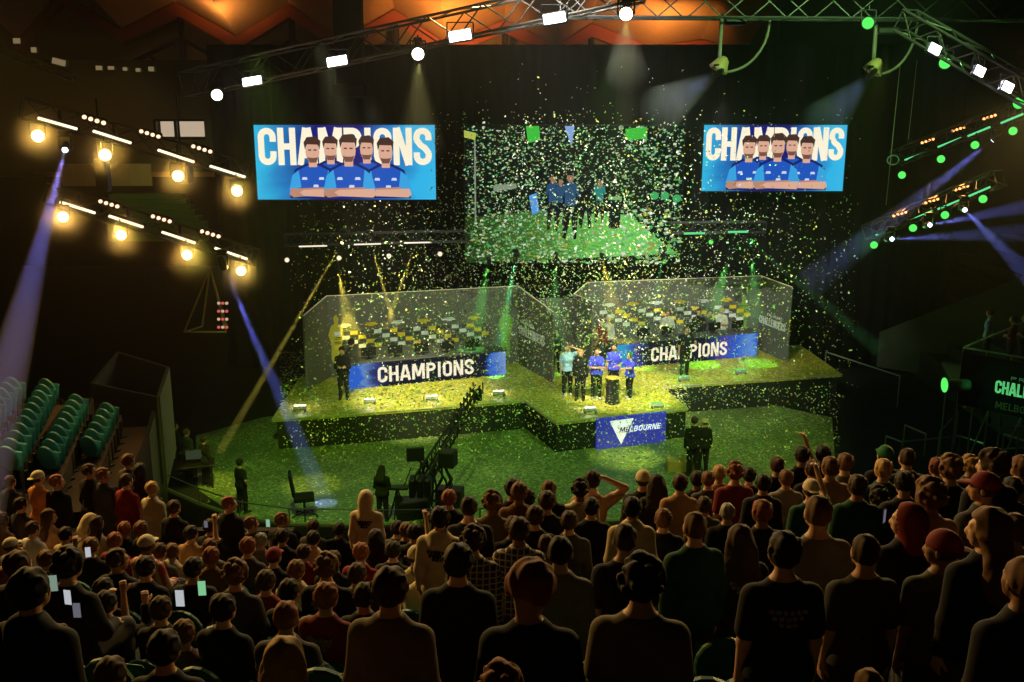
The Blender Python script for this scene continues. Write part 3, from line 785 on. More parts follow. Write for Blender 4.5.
truss('truss', 'short grey truss with square floodlights at the top right corner', at(905, 20, 25), at(1040, 98, 22), .5, .55)
truss('truss', 'dark truss running level along the top edge above the drape', at(560, 3, 27), at(1040, 6, 27), .7, .8, m=mat('truss_dark', (.05, .05, .05), .5, .6))
truss('truss', 'dark truss behind the upper lamp bars on the left', at(22, 108, 25.6), at(250, 172, 28.6), .5, .6, m=mat('truss_dark', (.05, .05, .05)))
truss('truss', 'dark truss behind the lower lamp bars on the left', at(46, 193, 25.6), at(254, 257, 28.6), .5, .6, m=mat('truss_dark', (.05, .05, .05)))
truss('truss', 'dark truss behind the upper green bars on the right', at(896, 158, 35.6), at(1040, 101, 31.6), .5, .6, m=mat('truss_dark', (.05, .05, .05)))
truss('truss', 'dark truss behind the lower green bars on the right', at(868, 232, 35.6), at(1000, 178, 31.6), .5, .6, m=mat('truss_dark', (.05, .05, .05)))
truss('truss', 'dark truss over the stage carrying three white bars', at(285, 240, 38.0), at(470, 236, 38.0), .4, .5, m=mat('truss_dark', (.05, .05, .05)))
truss('truss', 'dark truss over the right booth carrying two green bars', at(670, 228, 38.0), at(765, 227, 38.0), .4, .5, m=mat('truss_dark', (.05, .05, .05)))

# ------------------------------------------------------------------ lamps
ORD = ['first', 'second', 'third', 'fourth', 'fifth', 'sixth', 'seventh', 'eighth']
def batten(x0, y0, x1, y1, Y0, Y1, colm, label, group, r=.034):
    a = at(x0, y0, Y0); b = at(x1, y1, Y1); t = thing('led_batten', label, 'stage light', (a + b) / 2, group=group)
    c = (a + b) / 2; a = a - c; b = b - c; n = Vector((0, .09, .03))
    MB().tube(a, b, r, n=8).build('light_tube', colm, t)
    u = (b - a).normalized(); R = u.to_track_quat('X', 'Z').to_matrix()
    MB().box(n, ((b - a).length + .1, .12, .12), R=R, bev=.02).build('housing', DARKM, t)
    MB().box(n + Vector((0, .08, .14)), (.08, .06, .3)).build('bracket', DARKM, t)
    return t
def haze_mat(name, col, dens, aniso=.0):
    if name in _M: return _M[name]
    m = bpy.data.materials.new(name); m.use_nodes = True; nt = m.node_tree; nt.nodes.clear()
    o = nt.nodes.new('ShaderNodeOutputMaterial'); s = nt.nodes.new('ShaderNodeVolumeScatter'); s.inputs['Color'].default_value = (*col, 1); s.inputs['Density'].default_value = dens; s.inputs['Anisotropy'].default_value = aniso
    nt.links.new(s.outputs[0], o.inputs['Volume']); _M[name] = m; return m
HALO_M = haze_mat('added_glow_haze', (1, 1, 1), .10)  # added haze ball, densest at the lamp, to imitate its halo
def _grad():
    nt = HALO_M.node_tree; N = nt.nodes.new; L = nt.links.new; s = [n for n in nt.nodes if n.type == 'VOLUME_SCATTER'][0]
    tc = N('ShaderNodeTexCoord'); ln = N('ShaderNodeVectorMath'); ln.operation = 'LENGTH'; L(tc.outputs['Object'], ln.inputs[0])
    mr = N('ShaderNodeMapRange'); mr.inputs[1].default_value = 0; mr.inputs[2].default_value = .95; mr.inputs[3].default_value = 1; mr.inputs[4].default_value = 0; L(ln.outputs['Value'], mr.inputs[0])
    pw = N('ShaderNodeMath'); pw.operation = 'POWER'; pw.inputs[1].default_value = 3; L(mr.outputs[0], pw.inputs[0])
    mu = N('ShaderNodeMath'); mu.operation = 'MULTIPLY'; mu.inputs[1].default_value = .75; L(pw.outputs[0], mu.inputs[0]); L(mu.outputs[0], s.inputs['Density'])
_grad()
def round_lamp(x, y, Y, rr, colm, label, group, W, col, tgt=None, halo=True, deg=60):
    p = at(x, y, Y); t = thing('par_lamp', label, 'stage light', p, group=group)
    d = (Vector((0, 0, CZ)) - p).normalized() if tgt is None else (Vector(tgt) - p).normalized()
    R = d.to_track_quat('Z', 'Y').to_matrix()
    MB().lathe([(rr * .3, .012), (rr * .95, 0), (rr * .97, -.01)], R=R, n=20).build('lens', colm, t, True)
    MB().lathe([(rr * .99, -.02), (rr * 1.12, .03), (rr * 1.15, -.02), (rr * 1.1, -rr * 1.1), (rr * .7, -rr * 1.8), (rr * .3, -rr * 1.95)], R=R, n=20).build('lamp_body', DARKM, t, True)
    y_ = MB(); back = R @ Vector((0, 0, -rr))
    for sx in (-1, 1): y_.tube(back + Vector((sx * rr * 1.25, 0, 0)), back + Vector((sx * rr * 1.25, 0, rr * 2.1)), .018, n=6)
    y_.tube(back + Vector((-rr * 1.25, 0, rr * 2.1)), back + Vector((rr * 1.25, 0, rr * 2.1)), .018, n=6); y_.tube(back + Vector((0, 0, rr * 2.1)), back + Vector((0, 0, rr * 3)), .02, n=6)
    y_.build('yoke', DARKM, t)
    if W: spot('par_lamp_light', p + d * .06, p + d * 5, W * 2, col, 150, .6, rr * .5)
    if halo and W > 100:
        hz = MB(); n_ = 12
        for i in range(n_ + 1):
            for k in range(16):
                th = math.pi * i / n_; ph = 2 * math.pi * k / 16; hz.v.append((.95 * math.sin(th) * math.cos(ph), .95 * math.sin(th) * math.sin(ph), .95 * math.cos(th)))
        for i in range(n_):
            for k in range(16): hz.f.append((i * 16 + k, (i + 1) * 16 + k, (i + 1) * 16 + (k + 1) % 16, i * 16 + (k + 1) % 16)); hz.mi.append(0)
        h_ = hz.build('lamp_haze', HALO_M); h_.location = p + d * .08; tag(h_, 'added halo haze around the ' + label.replace('glaring ', ''), 'haze', kind='stuff')
    return t
def blinder(x, y, w_, slope, Y, colm, label, group, n=4):
    p = at(x, y, Y); t = thing('blinder_lamp', label, 'stage light', p, group=group); u = Vector((math.cos(slope), 0, math.sin(slope)))
    L = w_ / F * Y; R = Matrix.Rotation(-slope, 3, 'Y')
    MB().box((0, .12, 0), (L * 1.25, .16, L * .42), R=R, bev=.03).build('housing', DARKM, t)
    for k in range(n):
        c = u * (L * (k / (n - 1) - .5))
        MB().lathe([(.02, -.04), (L * .105, 0), (L * .11, .05)], c, R=Matrix.Rotation(math.pi / 2, 3, 'X') @ Matrix.Rotation(math.pi, 3, 'X') if False else Matrix.Rotation(-math.pi / 2, 3, 'X'), n=12).build('bulb', colm, t, True)
    return t
E_AMB = emat('lamp_amber', (1, .80, .42), 2.4); E_WARM = emat('bar_warm_white', (1, .86, .58), 1.7); E_BULB = emat('bulb_warm', (1, .66, .42), 1.7)
E_GREEN = emat('lamp_green', (.10, .85, .12), 1.15); E_GBAR = emat('bar_green', (.12, .75, .28), 1.0); E_ORB = emat('bulb_orange', (1, .38, .12), 2.6)
E_WHITE = emat('flood_white', (.92, .93, 1), 9); E_ROUND = emat('lamp_white', (1, .93, .75), 9); E_BBAR = emat('bar_white', (1, .85, .66), 1.1)
for i, (x0, y0, x1, y1) in enumerate([(38, 118, 77, 129), (93, 131, 131, 143), (158, 150, 194, 162), (210, 166, 245, 177)]):
    batten(x0, y0, x1, y1, 25 + i * .9, 25.6 + i * .9, E_WARM, 'warm white light bar, ' + ORD[i] + ' from the left edge on the upper truss', 'warm light bars')
for i, (x0, y0, x1, y1) in enumerate([(60, 202, 95, 213), (109, 216, 143, 227), (162, 232, 195, 243), (215, 248, 247, 259)]):
    batten(x0, y0, x1, y1, 25 + i * .9, 25.6 + i * .9, E_WARM, 'warm white light bar, ' + ORD[i] + ' from the left edge on the lower truss', 'warm light bars')
for i, (x, y, w_) in enumerate([(93.5, 120, 19), (149.5, 134, 17), (201.5, 149, 17)]):
    blinder(x, y, w_, -.3, 25.5 + i, E_BULB, 'four-bulb blinder, ' + ORD[i] + ' from the left above the upper light bars', 'four bulb blinders')
for i, (x, y, w_) in enumerate([(108.5, 204, 17), (161, 219, 17), (210, 234, 17)]):
    blinder(x, y, w_, -.3, 25.5 + i, E_BULB, 'four-bulb blinder, ' + ORD[i] + ' from the left above the lower light bars', 'four bulb blinders')
for i, (x, y) in enumerate([(38, 136), (105, 155), (178, 176), (237, 191)]):
    round_lamp(x, y, 24.8 + i * .9, .155, E_AMB, 'glaring round amber lamp, ' + ORD[i] + ' along the upper light bars', 'round amber lamps', 170, (1, .52, .10))
for i, (x, y) in enumerate([(63, 217), (121, 235), (187, 255), (241, 271)]):
    round_lamp(x, y, 24.8 + i * .9, .14, E_AMB, 'glaring round amber lamp, ' + ORD[i] + ' along the lower light bars', 'round amber lamps', 150, (1, .52, .10))
for i, (x0, y0, x1, y1) in enumerate([(905, 160, 927, 152), (938, 147, 961, 138), (968, 136, 990, 127), (1001, 123, 1023, 114)]):
    batten(x0, y0, x1, y1, 35 - i, 34.4 - i, E_GBAR, 'green light bar, ' + ORD[i] + ' outwards on the upper right truss', 'green light bars')
for i, (x0, y0, x1, y1) in enumerate([(876, 235, 898, 226), (911, 220, 932, 211), (938, 209, 960, 200), (969, 196, 990, 187)]):
    batten(x0, y0, x1, y1, 35 - i, 34.4 - i, E_GBAR, 'green light bar, ' + ORD[i] + ' outwards on the lower right truss', 'green light bars')
for i, (x, y) in enumerate([(928, 141), (959, 129), (990, 117)]):
    blinder(x, y, 11, .32, 34.8 - i, E_ORB, 'orange four-bulb blinder, ' + ORD[i] + ' outwards above the upper green bars', 'orange blinders')
for i, (x, y) in enumerate([(900, 214), (932, 201), (962, 188)]):
    blinder(x, y, 12, .32, 34.8 - i, E_ORB, 'orange four-bulb blinder, ' + ORD[i] + ' outwards above the lower green bars', 'orange blinders')
    spot('orange_blinder_light', at(x, y, 34.6 - i), at(x, y, 30), 60, (1, .35, .08), 150, .5, .1)
for i, (x, y) in enumerate([(902, 175), (941, 159), (975, 145), (1013, 131)]):
    round_lamp(x, y, 34.6 - i, .13, E_GREEN, 'round green lamp, ' + ORD[i] + ' outwards below the upper green bars', 'round green lamps', 22, GRN)
for i, (x, y) in enumerate([(874, 245), (913, 228), (945, 215), (983, 199)]):
    round_lamp(x, y, 34.6 - i, .13, E_GREEN, 'round green lamp, ' + ORD[i] + ' outwards below the lower green bars', 'round green lamps', 22, GRN)
for i, (x, y) in enumerate([(868, 23), (945, 63), (1019, 103)]):
    round_lamp(x, y, 25, .14, E_GREEN, ['bright green lamp under the top truss left of the square floodlights', 'bright green lamp hanging between the first two square floodlights', 'bright green lamp at the right edge above the green bars'][i], 'green lamps at top right', 16, GRN)
for i, (x0, x1, y) in enumerate([(299, 327, 246.5), (354, 381, 244.5), (404, 431, 243)]):
    batten(x0, y, x1, y - .7, 37.6, 37.6, E_BBAR, 'white light bar over the left booth, ' + ORD[i] + ' from the left', 'white bars over the stage', r=.028)
for i, (x0, x1, y) in enumerate([(684, 705, 233.5), (728, 748, 232)]):
    batten(x0, y, x1, y - .3, 37.6, 37.6, E_GBAR, 'green light bar over the right booth, ' + ['nearer the middle screen', 'farther from the middle screen'][i], 'green bars over the stage', r=.04)
for i, (x, y) in enumerate([(287, 260), (339, 258), (389, 256), (440, 254)]):
    round_lamp(x, y, 37.6, .09, emat('lamp_cream', (1, .84, .6), 1.1), 'small round cream lamp over the left booth, ' + ORD[i] + ' from the left', 'small cream lamps', 10, WHT)
for i, (x, y) in enumerate([(711, 242), (751, 241)]):
    round_lamp(x, y, 37.6, .09, E_GREEN, 'small round green lamp over the right booth, ' + ['nearer the middle screen', 'farther from the middle screen'][i], 'small green lamps', 8, GRN)
for i, (x, y, Y) in enumerate([(217, 95, 26), (418, 54, 24), (626, 14, 22.2)]):
    round_lamp(x, y, Y, .14, E_ROUND, ['round white lamp at the lower left end of the grey truss', 'round white lamp hanging under the middle of the grey truss', 'round white lamp at the top edge above the middle screen'][i], 'round white truss lamps', 60, (1, .95, .7))
def flood(x, y, w_, h_, sl, Y, label, W=120):
    Y -= 1.0; p = at(x, y, Y); t = thing('square_floodlight', label, 'floodlight', p, group='square floodlights'); R = Matrix.Rotation(sl, 3, 'Y') @ Matrix.Rotation(-.25, 3, 'X')
    W_, H_ = w_ / F * Y, h_ / F * Y
    MB().box((0, 0, 0), (W_, .04, H_), R=R, bev=.01).build('light_panel', E_WHITE, t)
    MB().box(R @ Vector((0, .10, .02)), (W_ * 1.12, .14, H_ * 1.2), R=R, bev=.02).build('housing', mat('flood_housing', (.06, .06, .09), .5), t)
    b_ = MB()
    for s_ in (-1, 1): b_.tube(Vector((s_ * W_ * .6, .1, 0)), Vector((s_ * W_ * .6, .1, H_ * 1.3)), .015, n=6)
    b_.tube((-W_ * .6, .1, H_ * 1.3), (W_ * .6, .1, H_ * 1.3), .015, n=6); b_.build('bracket', DARKM, t)
    spot('floodlight_light', p + Vector((0, -.08, -.03)), p + Vector((0, -3, -2.2)), W, (.9, .93, 1), 110, .6, .15)
for x, y, w_, h_, sl, Y, lb in [(252, 81, 18, 7.5, -.16, 26.3, 'white floodlight nearest the lower left end of the grey truss'), (337, 61, 19, 8.5, -.16, 25.5, 'white floodlight beside the black column on the grey truss'),
    (460, 35.5, 21, 9.5, -.16, 24.4, 'white floodlight right of the middle round lamp on the grey truss'), (554.5, 18, 21, 9.5, -.16, 23.6, 'white floodlight nearest the top edge on the grey truss'),
    (935, 49, 11, 9, .45, 24.4, 'square white floodlight, innermost on the short top right truss'), (980, 71, 9.5, 9, .45, 23.6, 'square white floodlight in the middle of the short top right truss'), (1008, 87, 10, 9, .45, 23, 'square white floodlight, outermost on the short top right truss')]:
    flood(x, y, w_, h_, sl, Y, lb, 90)

# moving-head fixtures and cones of denser haze added to show their beams
BMH = haze_mat('beam_cone_haze', (1, 1, 1), .06)
def moving_head(p, tgt, label, colm, group='moving head lamps', s=.8):
    p = Vector(p); t = thing('moving_head_lamp', label, 'stage light', p, group=group); d = (Vector(tgt) - p).normalized(); R = d.to_track_quat('Z', 'Y').to_matrix()
    MB().lathe([(.03 * s, .0), (.085 * s, -.005), (.09 * s, -.02)], R=R, n=16).build('lens', colm, t, True)
    MB().lathe([(.11 * s, -.01), (.13 * s, -.04), (.15 * s, -.22), (.12 * s, -.38), (.06 * s, -.42)], R=R, n=16).build('lamp_body', DARKM, t, True)
    c = R @ Vector((0, 0, -.2 * s)); y = MB()
    for k in (-1, 1): y.box(c + Vector((k * .19 * s, 0, .15 * s)), (.04 * s, .1 * s, .42 * s), bev=.01)
    y.box(c + Vector((0, 0, .36 * s)), (.42 * s, .12 * s, .06 * s), bev=.01); y.build('yoke', DARKM, t)
    MB().box(c + Vector((0, 0, .46 * s)), (.34 * s, .24 * s, .14 * s), bev=.03).build('base', DARKM, t)
def beam(p, q, r0, r1, col, W, label, lamp_label, lensm, dens=None, k=1.0, s=.8, blend=.35):
    p = Vector(p); q = Vector(q); L = (q - p).length
    moving_head(p, q, lamp_label, lensm, s=s)
    o = MB().tube(p + (q - p).normalized() * .03, q, r0, r1, n=24).build('beam_cone_haze', BMH)
    tag(o, label, 'haze', kind='stuff')
    half = math.atan((r1 - r0) / L)
    back = r0 / math.tan(half) if half > 0 else 0
    sp_ = spot('beam_light', p + (q - p).normalized() * .06, q, W, col, 2 * math.degrees(math.atan(r1 / L)), blend, .03)
    return o
E_BLUE = emat('lens_blue', (.62, .66, 1), 9); E_GL = emat('lens_green', (.2, 1, .4), 4); E_YL = emat('lens_yellow', (1, .9, .35), 3)
PUR = (.22, .24, 1.0)
beam(at(65, 150, 25.5), at(-30, 520, 13.5), .05, .46, PUR, 26000, 'wide blue beam of haze falling at the left edge', 'moving head lamp at the top of the wide blue beam on the left', E_BLUE)
beam(at(225, 270, 27), on(326, 503, .03), .05, .36, PUR, 15000, 'blue beam of haze slanting down towards the swivel chair', 'moving head lamp at the top of the blue beam over the swivel chair', E_BLUE)
beam(at(992, 141, 32.5), at(808, 285, 35), .05, .62, PUR, 5200, 'broad blue beam of haze crossing below the upper green bars', 'moving head lamp where the broad blue beam starts on the right', E_BLUE)
beam(at(965, 210, 32), at(1040, 287, 24), .05, .30, PUR, 9000, 'blue beam of haze running down to the right edge', 'moving head lamp of the blue beam that falls to the right edge', E_BLUE)
beam(at(930, 225, 32.5), at(1050, 202, 25), .05, .26, PUR, 9000, 'blue beam of haze rising towards the right edge', 'moving head lamp of the blue beam that rises to the right edge', E_BLUE)
beam(at(892, 239, 33.5), at(1050, 231, 25), .05, .30, PUR, 8000, 'level blue beam of haze under the green bars', 'moving head lamp at the start of the level blue beam', E_BLUE)
beam(at(342, 243, 37.5), at(220, 452, 30), .06, .16, (1, .82, .10), 60000, 'long thin yellow beam of haze slanting from the stage truss to the floor', 'moving head lamp at the left end of the stage truss', E_YL, s=.8)
beam(at(371, 245, 37.8), at(396, 330, 38.6), .06, .13, (1, .82, .10), 24000, 'short yellow beam of haze, left stroke of the crossing pair', 'moving head lamp in the middle of the stage truss', E_YL, s=.8)
beam(at(414, 247, 37.8), at(385, 330, 38.6), .06, .13, (1, .82, .10), 24000, 'short yellow beam of haze, right stroke of the crossing pair', 'moving head lamp at the right end of the stage truss', E_YL, s=.8)
beam(at(515, 262, 37.0), at(500, 345, 38.4), .06, .30, (.1, 1, .3), 8000, 'green beam of haze below the left corner of the middle screen', 'moving head lamp under the left corner of the middle screen', E_GL, s=.7)
beam(at(662, 258, 37.4), at(655, 300, 38.4), .05, .16, (.1, 1, .3), 2500, 'faint green beam of haze under the right corner of the middle screen', 'moving head lamp under the right corner of the middle screen', E_GL, s=.7)
beam(at(751, 243, 37.5), at(880, 350, 34), .05, .30, (.2, 1, .3), 2500, 'faint green beam of haze sloping down past the right booth', 'moving head lamp at the far end of the green bars over the right booth', E_GL, s=.6)
beam(at(418, 56, 24.9), at(420, 150, 26), .10, .70, (1, .95, .3), 260, 'soft yellow cone of haze under the middle round lamp', 'moving head lamp tucked behind the middle round truss lamp', E_YL, s=.6)
beam(at(626, 18, 23.1), at(627, 75, 25), .10, .55, (.9, 1, .3), 200, 'soft green-yellow cone of haze at the top edge', 'moving head lamp tucked behind the round lamp at the top edge', E_YL, s=.6)

# pendant follow-spots on curved arms
def pendant(x, ytop, ybot, Y, label, dx):
    p = at(x, ytop, Y); q = at(x - 3 * (1 if dx > 0 else 1), ybot, Y); t = thing('pendant_lamp', label, 'pendant lamp', q)
    R = Matrix.Rotation(.5, 3, 'Y')
    MB().tube(Vector((0, 0, 0)), p - q, .05, n=8).build('arm', mat('arm_pale', (.12, .11, .09), .5), t)
    MB().lathe([(.05, .32), (.14, .25), (.24, .02), (.26, -.05), (.2, -.08)], R=R, n=18).build('lamp_body', mat('arm_gold', (.20, .15, .06), .5), t, True)
    pts = [Vector((.15, 0, -.1)) + Vector((dx * math.sin(a * .16) * 1.0, 0, 1.25 * (1 - math.cos(a * .16)))) for a in range(0, 11)]
    MB().path(pts, .035, n=6).build('cable', mat('arm_pale', (.12, .11, .09)), t)
    MB().box(Vector((dx * .35, .1, (p - q).z * .86)), (.55, .3, .16), bev=.03).build('bracket', DARKM, t)
    return q
q1 = pendant(722, 14, 68, 27, 'pale arm with a golden lamp hanging left of the green lamp', 1.1)
q2 = pendant(876, 24, 70, 27, 'pale arm with lamp hanging below the bright green lamp', .9)
beam(q1 + Vector((-.15, -.1, -.2)), at(660, 110, 29), .12, .7, (.35, .5, 1), 170, 'faint blue haze beam from the golden pendant lamp', 'small spot head under the golden pendant lamp', E_BLUE, s=.5)
beam(q2 + Vector((-.15, -.1, -.2)), at(822, 125, 29), .12, .7, (.35, .5, 1), 250, 'faint blue haze beam from the pendant lamp under the green lamp', 'small spot head under the second pendant lamp', E_BLUE, s=.5)

# hall haze: thin scattering in the air; the amber lamps' halos are added apart
o = MB().box((0, 31.2, 9.5), (60, 25, 18.6)).build('hall_haze', haze_mat('hall_haze', (1, 1, .95), .0012, .2)); tag(o, 'thin haze hanging through the whole hall', 'haze', kind='stuff')
# ------------------------------------------------------------------ stage decks
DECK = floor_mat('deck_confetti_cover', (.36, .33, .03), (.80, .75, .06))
def deck(name, pts_px, label, z=SD):
    P = [on(x, y, z) for x, y in pts_px]
    if sum((P[i].x * P[(i + 1) % len(P)].y - P[(i + 1) % len(P)].x * P[i].y) for i in range(len(P))) < 0: P.reverse()
    t = thing(name, label, 'stage', (0, 0, 0))
    xy = [(p.x, p.y) for p in P]
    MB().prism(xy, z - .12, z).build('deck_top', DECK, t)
    cx = sum(p[0] for p in xy) / len(xy); cyy = sum(p[1] for p in xy) / len(xy)
    MB().prism([(cx + (x - cx) * .985, cyy + (y - cyy) * .985) for x, y in xy], .03, z - .121).build('skirt', mat('stage_skirt', (.02, .022, .018), .8, noise=.3), t)
    ed = MB()
    for p, q in zip(P, P[1:] + P[:1]): ed.tube(p + Vector((0, 0, -.03)), q + Vector((0, 0, -.03)), .03, n=6)
    ed.build('edge_trim', mat('deck_edge', (.45, .42, .3), .5), t)
    return t
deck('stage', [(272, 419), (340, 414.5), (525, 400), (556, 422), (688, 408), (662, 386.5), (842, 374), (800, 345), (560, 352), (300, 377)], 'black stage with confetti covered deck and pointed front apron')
# MELBOURNE board on the front of the apron
def board(name, label, cat, bl, br, z0, z1, m, th=.10):
    """upright board between two plan points, returns (object, local matrix) facing the camera"""
    a = Vector((bl[0], bl[1], 0)); b = Vector((br[0], br[1], 0)); d = (b - a); W_ = d.length; ang = math.atan2(d.y, d.x)
    t = thing(name, label, cat, (a.x + d.x / 2, a.y + d.y / 2, z0), (0, 0, ang))
    MB().box((0, th / 2, (z1 - z0) / 2), (W_, th, z1 - z0)).build('panel', m, t)
    return t, W_
pa = on(557, 422, SD); pb = on(688, 408, SD); dv = (pb - pa); nrm = Vector((dv.y, -dv.x, 0)).normalized()
f0 = pa + dv * .285; f1 = pa + dv * .815
t, W_ = board('city_sign', 'blue sign with white inverted triangle and white city name', 'sign', f0 + nrm * .14, f1 + nrm * .14, .03, SD - .0, mat('sign_blue', (.05, .05, .55), .5, emit=(.05, .05, .8), es=.28), .10)
sg = MB(); sg.add([(-W_ * .32, -.012, 1.0), (W_ * .02, -.012, 1.02), (-W_ * .15, -.012, .10), (-W_ * .32, -.004, 1.0), (W_ * .02, -.004, 1.02), (-W_ * .15, -.004, .10)], [(0, 2, 1), (3, 4, 5), (0, 3, 5, 2), (1, 2, 5, 4), (0, 1, 4, 3)])
sg.build('triangle_mark', mat('sign_white', (.8, .8, .85), .5, emit=(.9, .9, 1), es=.7), t)
text_mesh(MB(), 'LBOURNE', W_ * .452, .20, y=-.03, x0=-W_ * .042, shear=.22, zb=.54).build('lettering', mat('sign_white', (.8, .8, .85)), t)
ml = MB(); text_mesh(ml, 'ME', W_ * .144, .20, y=-.03, x0=-W_ * .19, shear=.22, zb=.54).build('lettering', mat('sign_navy', (.02, .02, .12), .5), t)

# player desks with LED fronts
def desk(bl, br, hz, split, label, gap=None):
    a = on(bl[0], bl[1], SD); b = on(br[0], br[1], SD)
    d = b - a; W_ = d.length; ang = math.atan2(d.y, d.x)
    t = thing('player_desk', label, 'desk', (a.x + d.x / 2, a.y + d.y / 2, SD), (0, 0, ang))
    MB().box((0, .40, hz + .02), (W_ + .1, .86, .05), bev=.01).build('desk_top', mat('desk_grey', (.08, .08, .08), .6), t)
    MB().box((0, .08, hz / 2), (W_, .12, hz - .02)).build('led_front', ramp_emat('led_front', split, .62, 'X', .22, 4.0), t)
    for sx in (-1, 1): MB().box((sx * (W_ / 2 - .04), .5, hz / 2), (.06, .6, hz - .02)).build('side_panel', DARKM, t)
    return t, W_
navy = (.016, .018, .035); bl_ = (.04, .18, .9); cy_ = (.05, .5, .95); pr = (.10, .10, .55)
tl, WL = desk((349, 390), (506, 375), 1.0, [(0, bl_), (.07, bl_), (.10, (.2, .4, .9)), (.16, (.05, .07, .3)), (.24, navy), (.83, navy), (.88, navy), (.905, bl_), (1, (.3, .5, 1))], 'long left booth desk with glowing front reading champions')
tr, WR = desk((618, 369), (757, 356), 1.04, [(0, cy_), (.05, cy_), (.12, pr), (.2, navy), (.62, navy), (.76, pr), (.86, bl_), (.96, (.2, .45, 1)), (1, bl_)], 'long right booth desk with glowing front reading champions')
LETM = emat('letters_cream', (1, .90, .66), 1.0)
for t, W_, x0, x1, hh in ((tl, WL, .175, .79, .62), (tr, WR, .225, .775, .60)):
    text_mesh(MB(), 'CHAMPIONS', W_ * (x1 - x0), hh, y=.012, x0=-W_ / 2 + W_ * x0, zb=.18, extr=.014, th=.09).build('lettering', LETM, t)
def desk_item(t, W_, fx, kind, k=0):
    M = Matrix.Translation(t.location) @ Matrix.Rotation(t.rotation_euler.z, 4, 'Z'); p = M @ Vector((W_ * fx - W_ / 2, .42, 1.05 if t is tl else 1.09))
    side = 'left' if t is tl else 'right'
    m = thing('monitor', 'black monitor on the %s booth desk, seen from behind, %s along the letters' % (side, ORD[k]), 'monitor', p, (0, 0, t.rotation_euler.z), 'desk monitors')
    MB().box((0, 0, .30), (.58, .04, .34), bev=.01).build('screen_housing', DARKM, m)
    MB().tube((0, .03, 0), (0, .03, .2), .025, n=8).box((0, .05, .01), (.26, .2, .02), bev=.005).build('stand', DARKM, m)
    MB().box((0, .025, .30), (.54, .01, .30)).build('screen', emat('monitor_glow', (.4, .55, .8), .6), m)
for k in range(5):
    desk_item(tl, WL, .14 + k * .165, 'm', k); desk_item(tr, WR, .2 + k * .17, 'm', k)

# booth backdrops
GREYW = mat('backdrop_grey', (.14, .135, .12), .75, noise=.15, scale=2)
WHIT = mat('print_white', (.85, .85, .9), .6); YELL = mat('print_yellow', (.9, .62, .03), .6); PRG = mat('print_grey', (.03, .03, .03), .6)
def booth(name, label, foot, ytop_px, rim=True):
    """foot: list of (px, py, topz) on the deck; panels between consecutive points"""
    t = thing(name, label, 'backdrop')
    P = [(on(x, y, SD), z) for x, y, z in foot]
    rimb = MB()
    for (p, za), (q, zb) in zip(P[:-1], P[1:]):
        MB().slab(p, q, SD + .01, (za, zb), .08).build('wall_panel', GREYW, t)
        rimb.tube((p.x, p.y, za), (q.x, q.y, zb), .028, n=6)
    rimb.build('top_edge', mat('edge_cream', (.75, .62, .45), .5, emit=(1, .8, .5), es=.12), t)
    return t, [p for p, _ in P]
ZT = 4.47
tL, PL = booth('booth_backdrop', 'grey printed backdrop wall of the left booth, stepped white and yellow blocks', [(307, 391, 4.1), (330, 377, ZT), (518, 363, ZT), (553, 383, 4.0)], 0)
tR, PR = booth('booth_backdrop', 'grey printed backdrop wall of the right booth behind the trophy stand', [(592, 374, 4.15), (573, 365, 4.2), (586, 358, ZT), (757, 349, ZT), (787, 362, ZT - .08)], 0)
def decal_group(parent, p, q, items):
    """printed marks on the panel from p to q: (u0, z0, u1, z1, material)"""
    d = Vector((q.x - p.x, q.y - p.y, 0)); L = d.length; u = d / L; n = Vector((u.y, -u.x, 0))
    by = {}
    for (u0, z0, u1, z1, m) in items:
        mb = by.setdefault(m.name, (MB(), m))[0]; o = Vector((p.x, p.y, 0)) + n * .05; up = Vector((0, 0, 1))
        A = o + u * (u0 * L) + up * z0; B = o + u * (u1 * L) + up * z0; C_ = o + u * (u1 * L) + up * z1; E = o + u * (u0 * L) + up * z1
        mb.add([A, B, C_, E, A + n * .012, B + n * .012, C_ + n * .012, E + n * .012], [(3, 2, 1, 0), (4, 5, 6, 7), (0, 1, 5, 4), (1, 2, 6, 5), (2, 3, 7, 6), (3, 0, 4, 7)])
    for mb, m in by.values(): mb.build('printed_blocks', m, parent)
rr = random.Random(4)
for (par, p, q, n, off) in ((tL, PL[1], PL[2], 13, .14), (tR, PR[2], PR[3], 13, .08)):
    items = []; left = par is tL; cw = .0405 if left else .044; off = .03 if left else .07; zb_ = 2.86 if left else 3.08; taken = set()
    for k_, (c0, m) in enumerate([(0, WHIT), (2, YELL), (5, WHIT), (7, YELL), (10, WHIT), (12, YELL), (15, WHIT), (17, YELL)]):
        for r in range(4):
            if (c0 + r) > 19: continue
            x = off + (c0 + r) * cw; z = zb_ - r * .19; taken.add((c0 + r, r)); items.append((x, z, x + cw * .90, z + .155, m))
    items.append((off, zb_ - .57, off + cw * .9, zb_ - .415, YELL)); taken.add((0, 3))
    for c in range(20):
        for r in range(4):
            if (c, r) in taken: continue
            x = off + c * cw; z = zb_ - r * .19; items += [(x, z + .095, x + cw * .9, z + .125, PRG), (x, z + .035, x + cw * .8, z + .06, PRG)]
    for j in range(6):
        x = off + .02 + j * .135; m = WHIT if j % 2 == 0 else YELL; zl = zb_ + .36
        items += [(x, zl, x + .066, zl + .055, m), (x + .008, zl + .075, x + .058, zl + .105, m), (x + .02, zl - .05, x + .048, zl - .02, m)]
    decal_group(par, p, q, items)
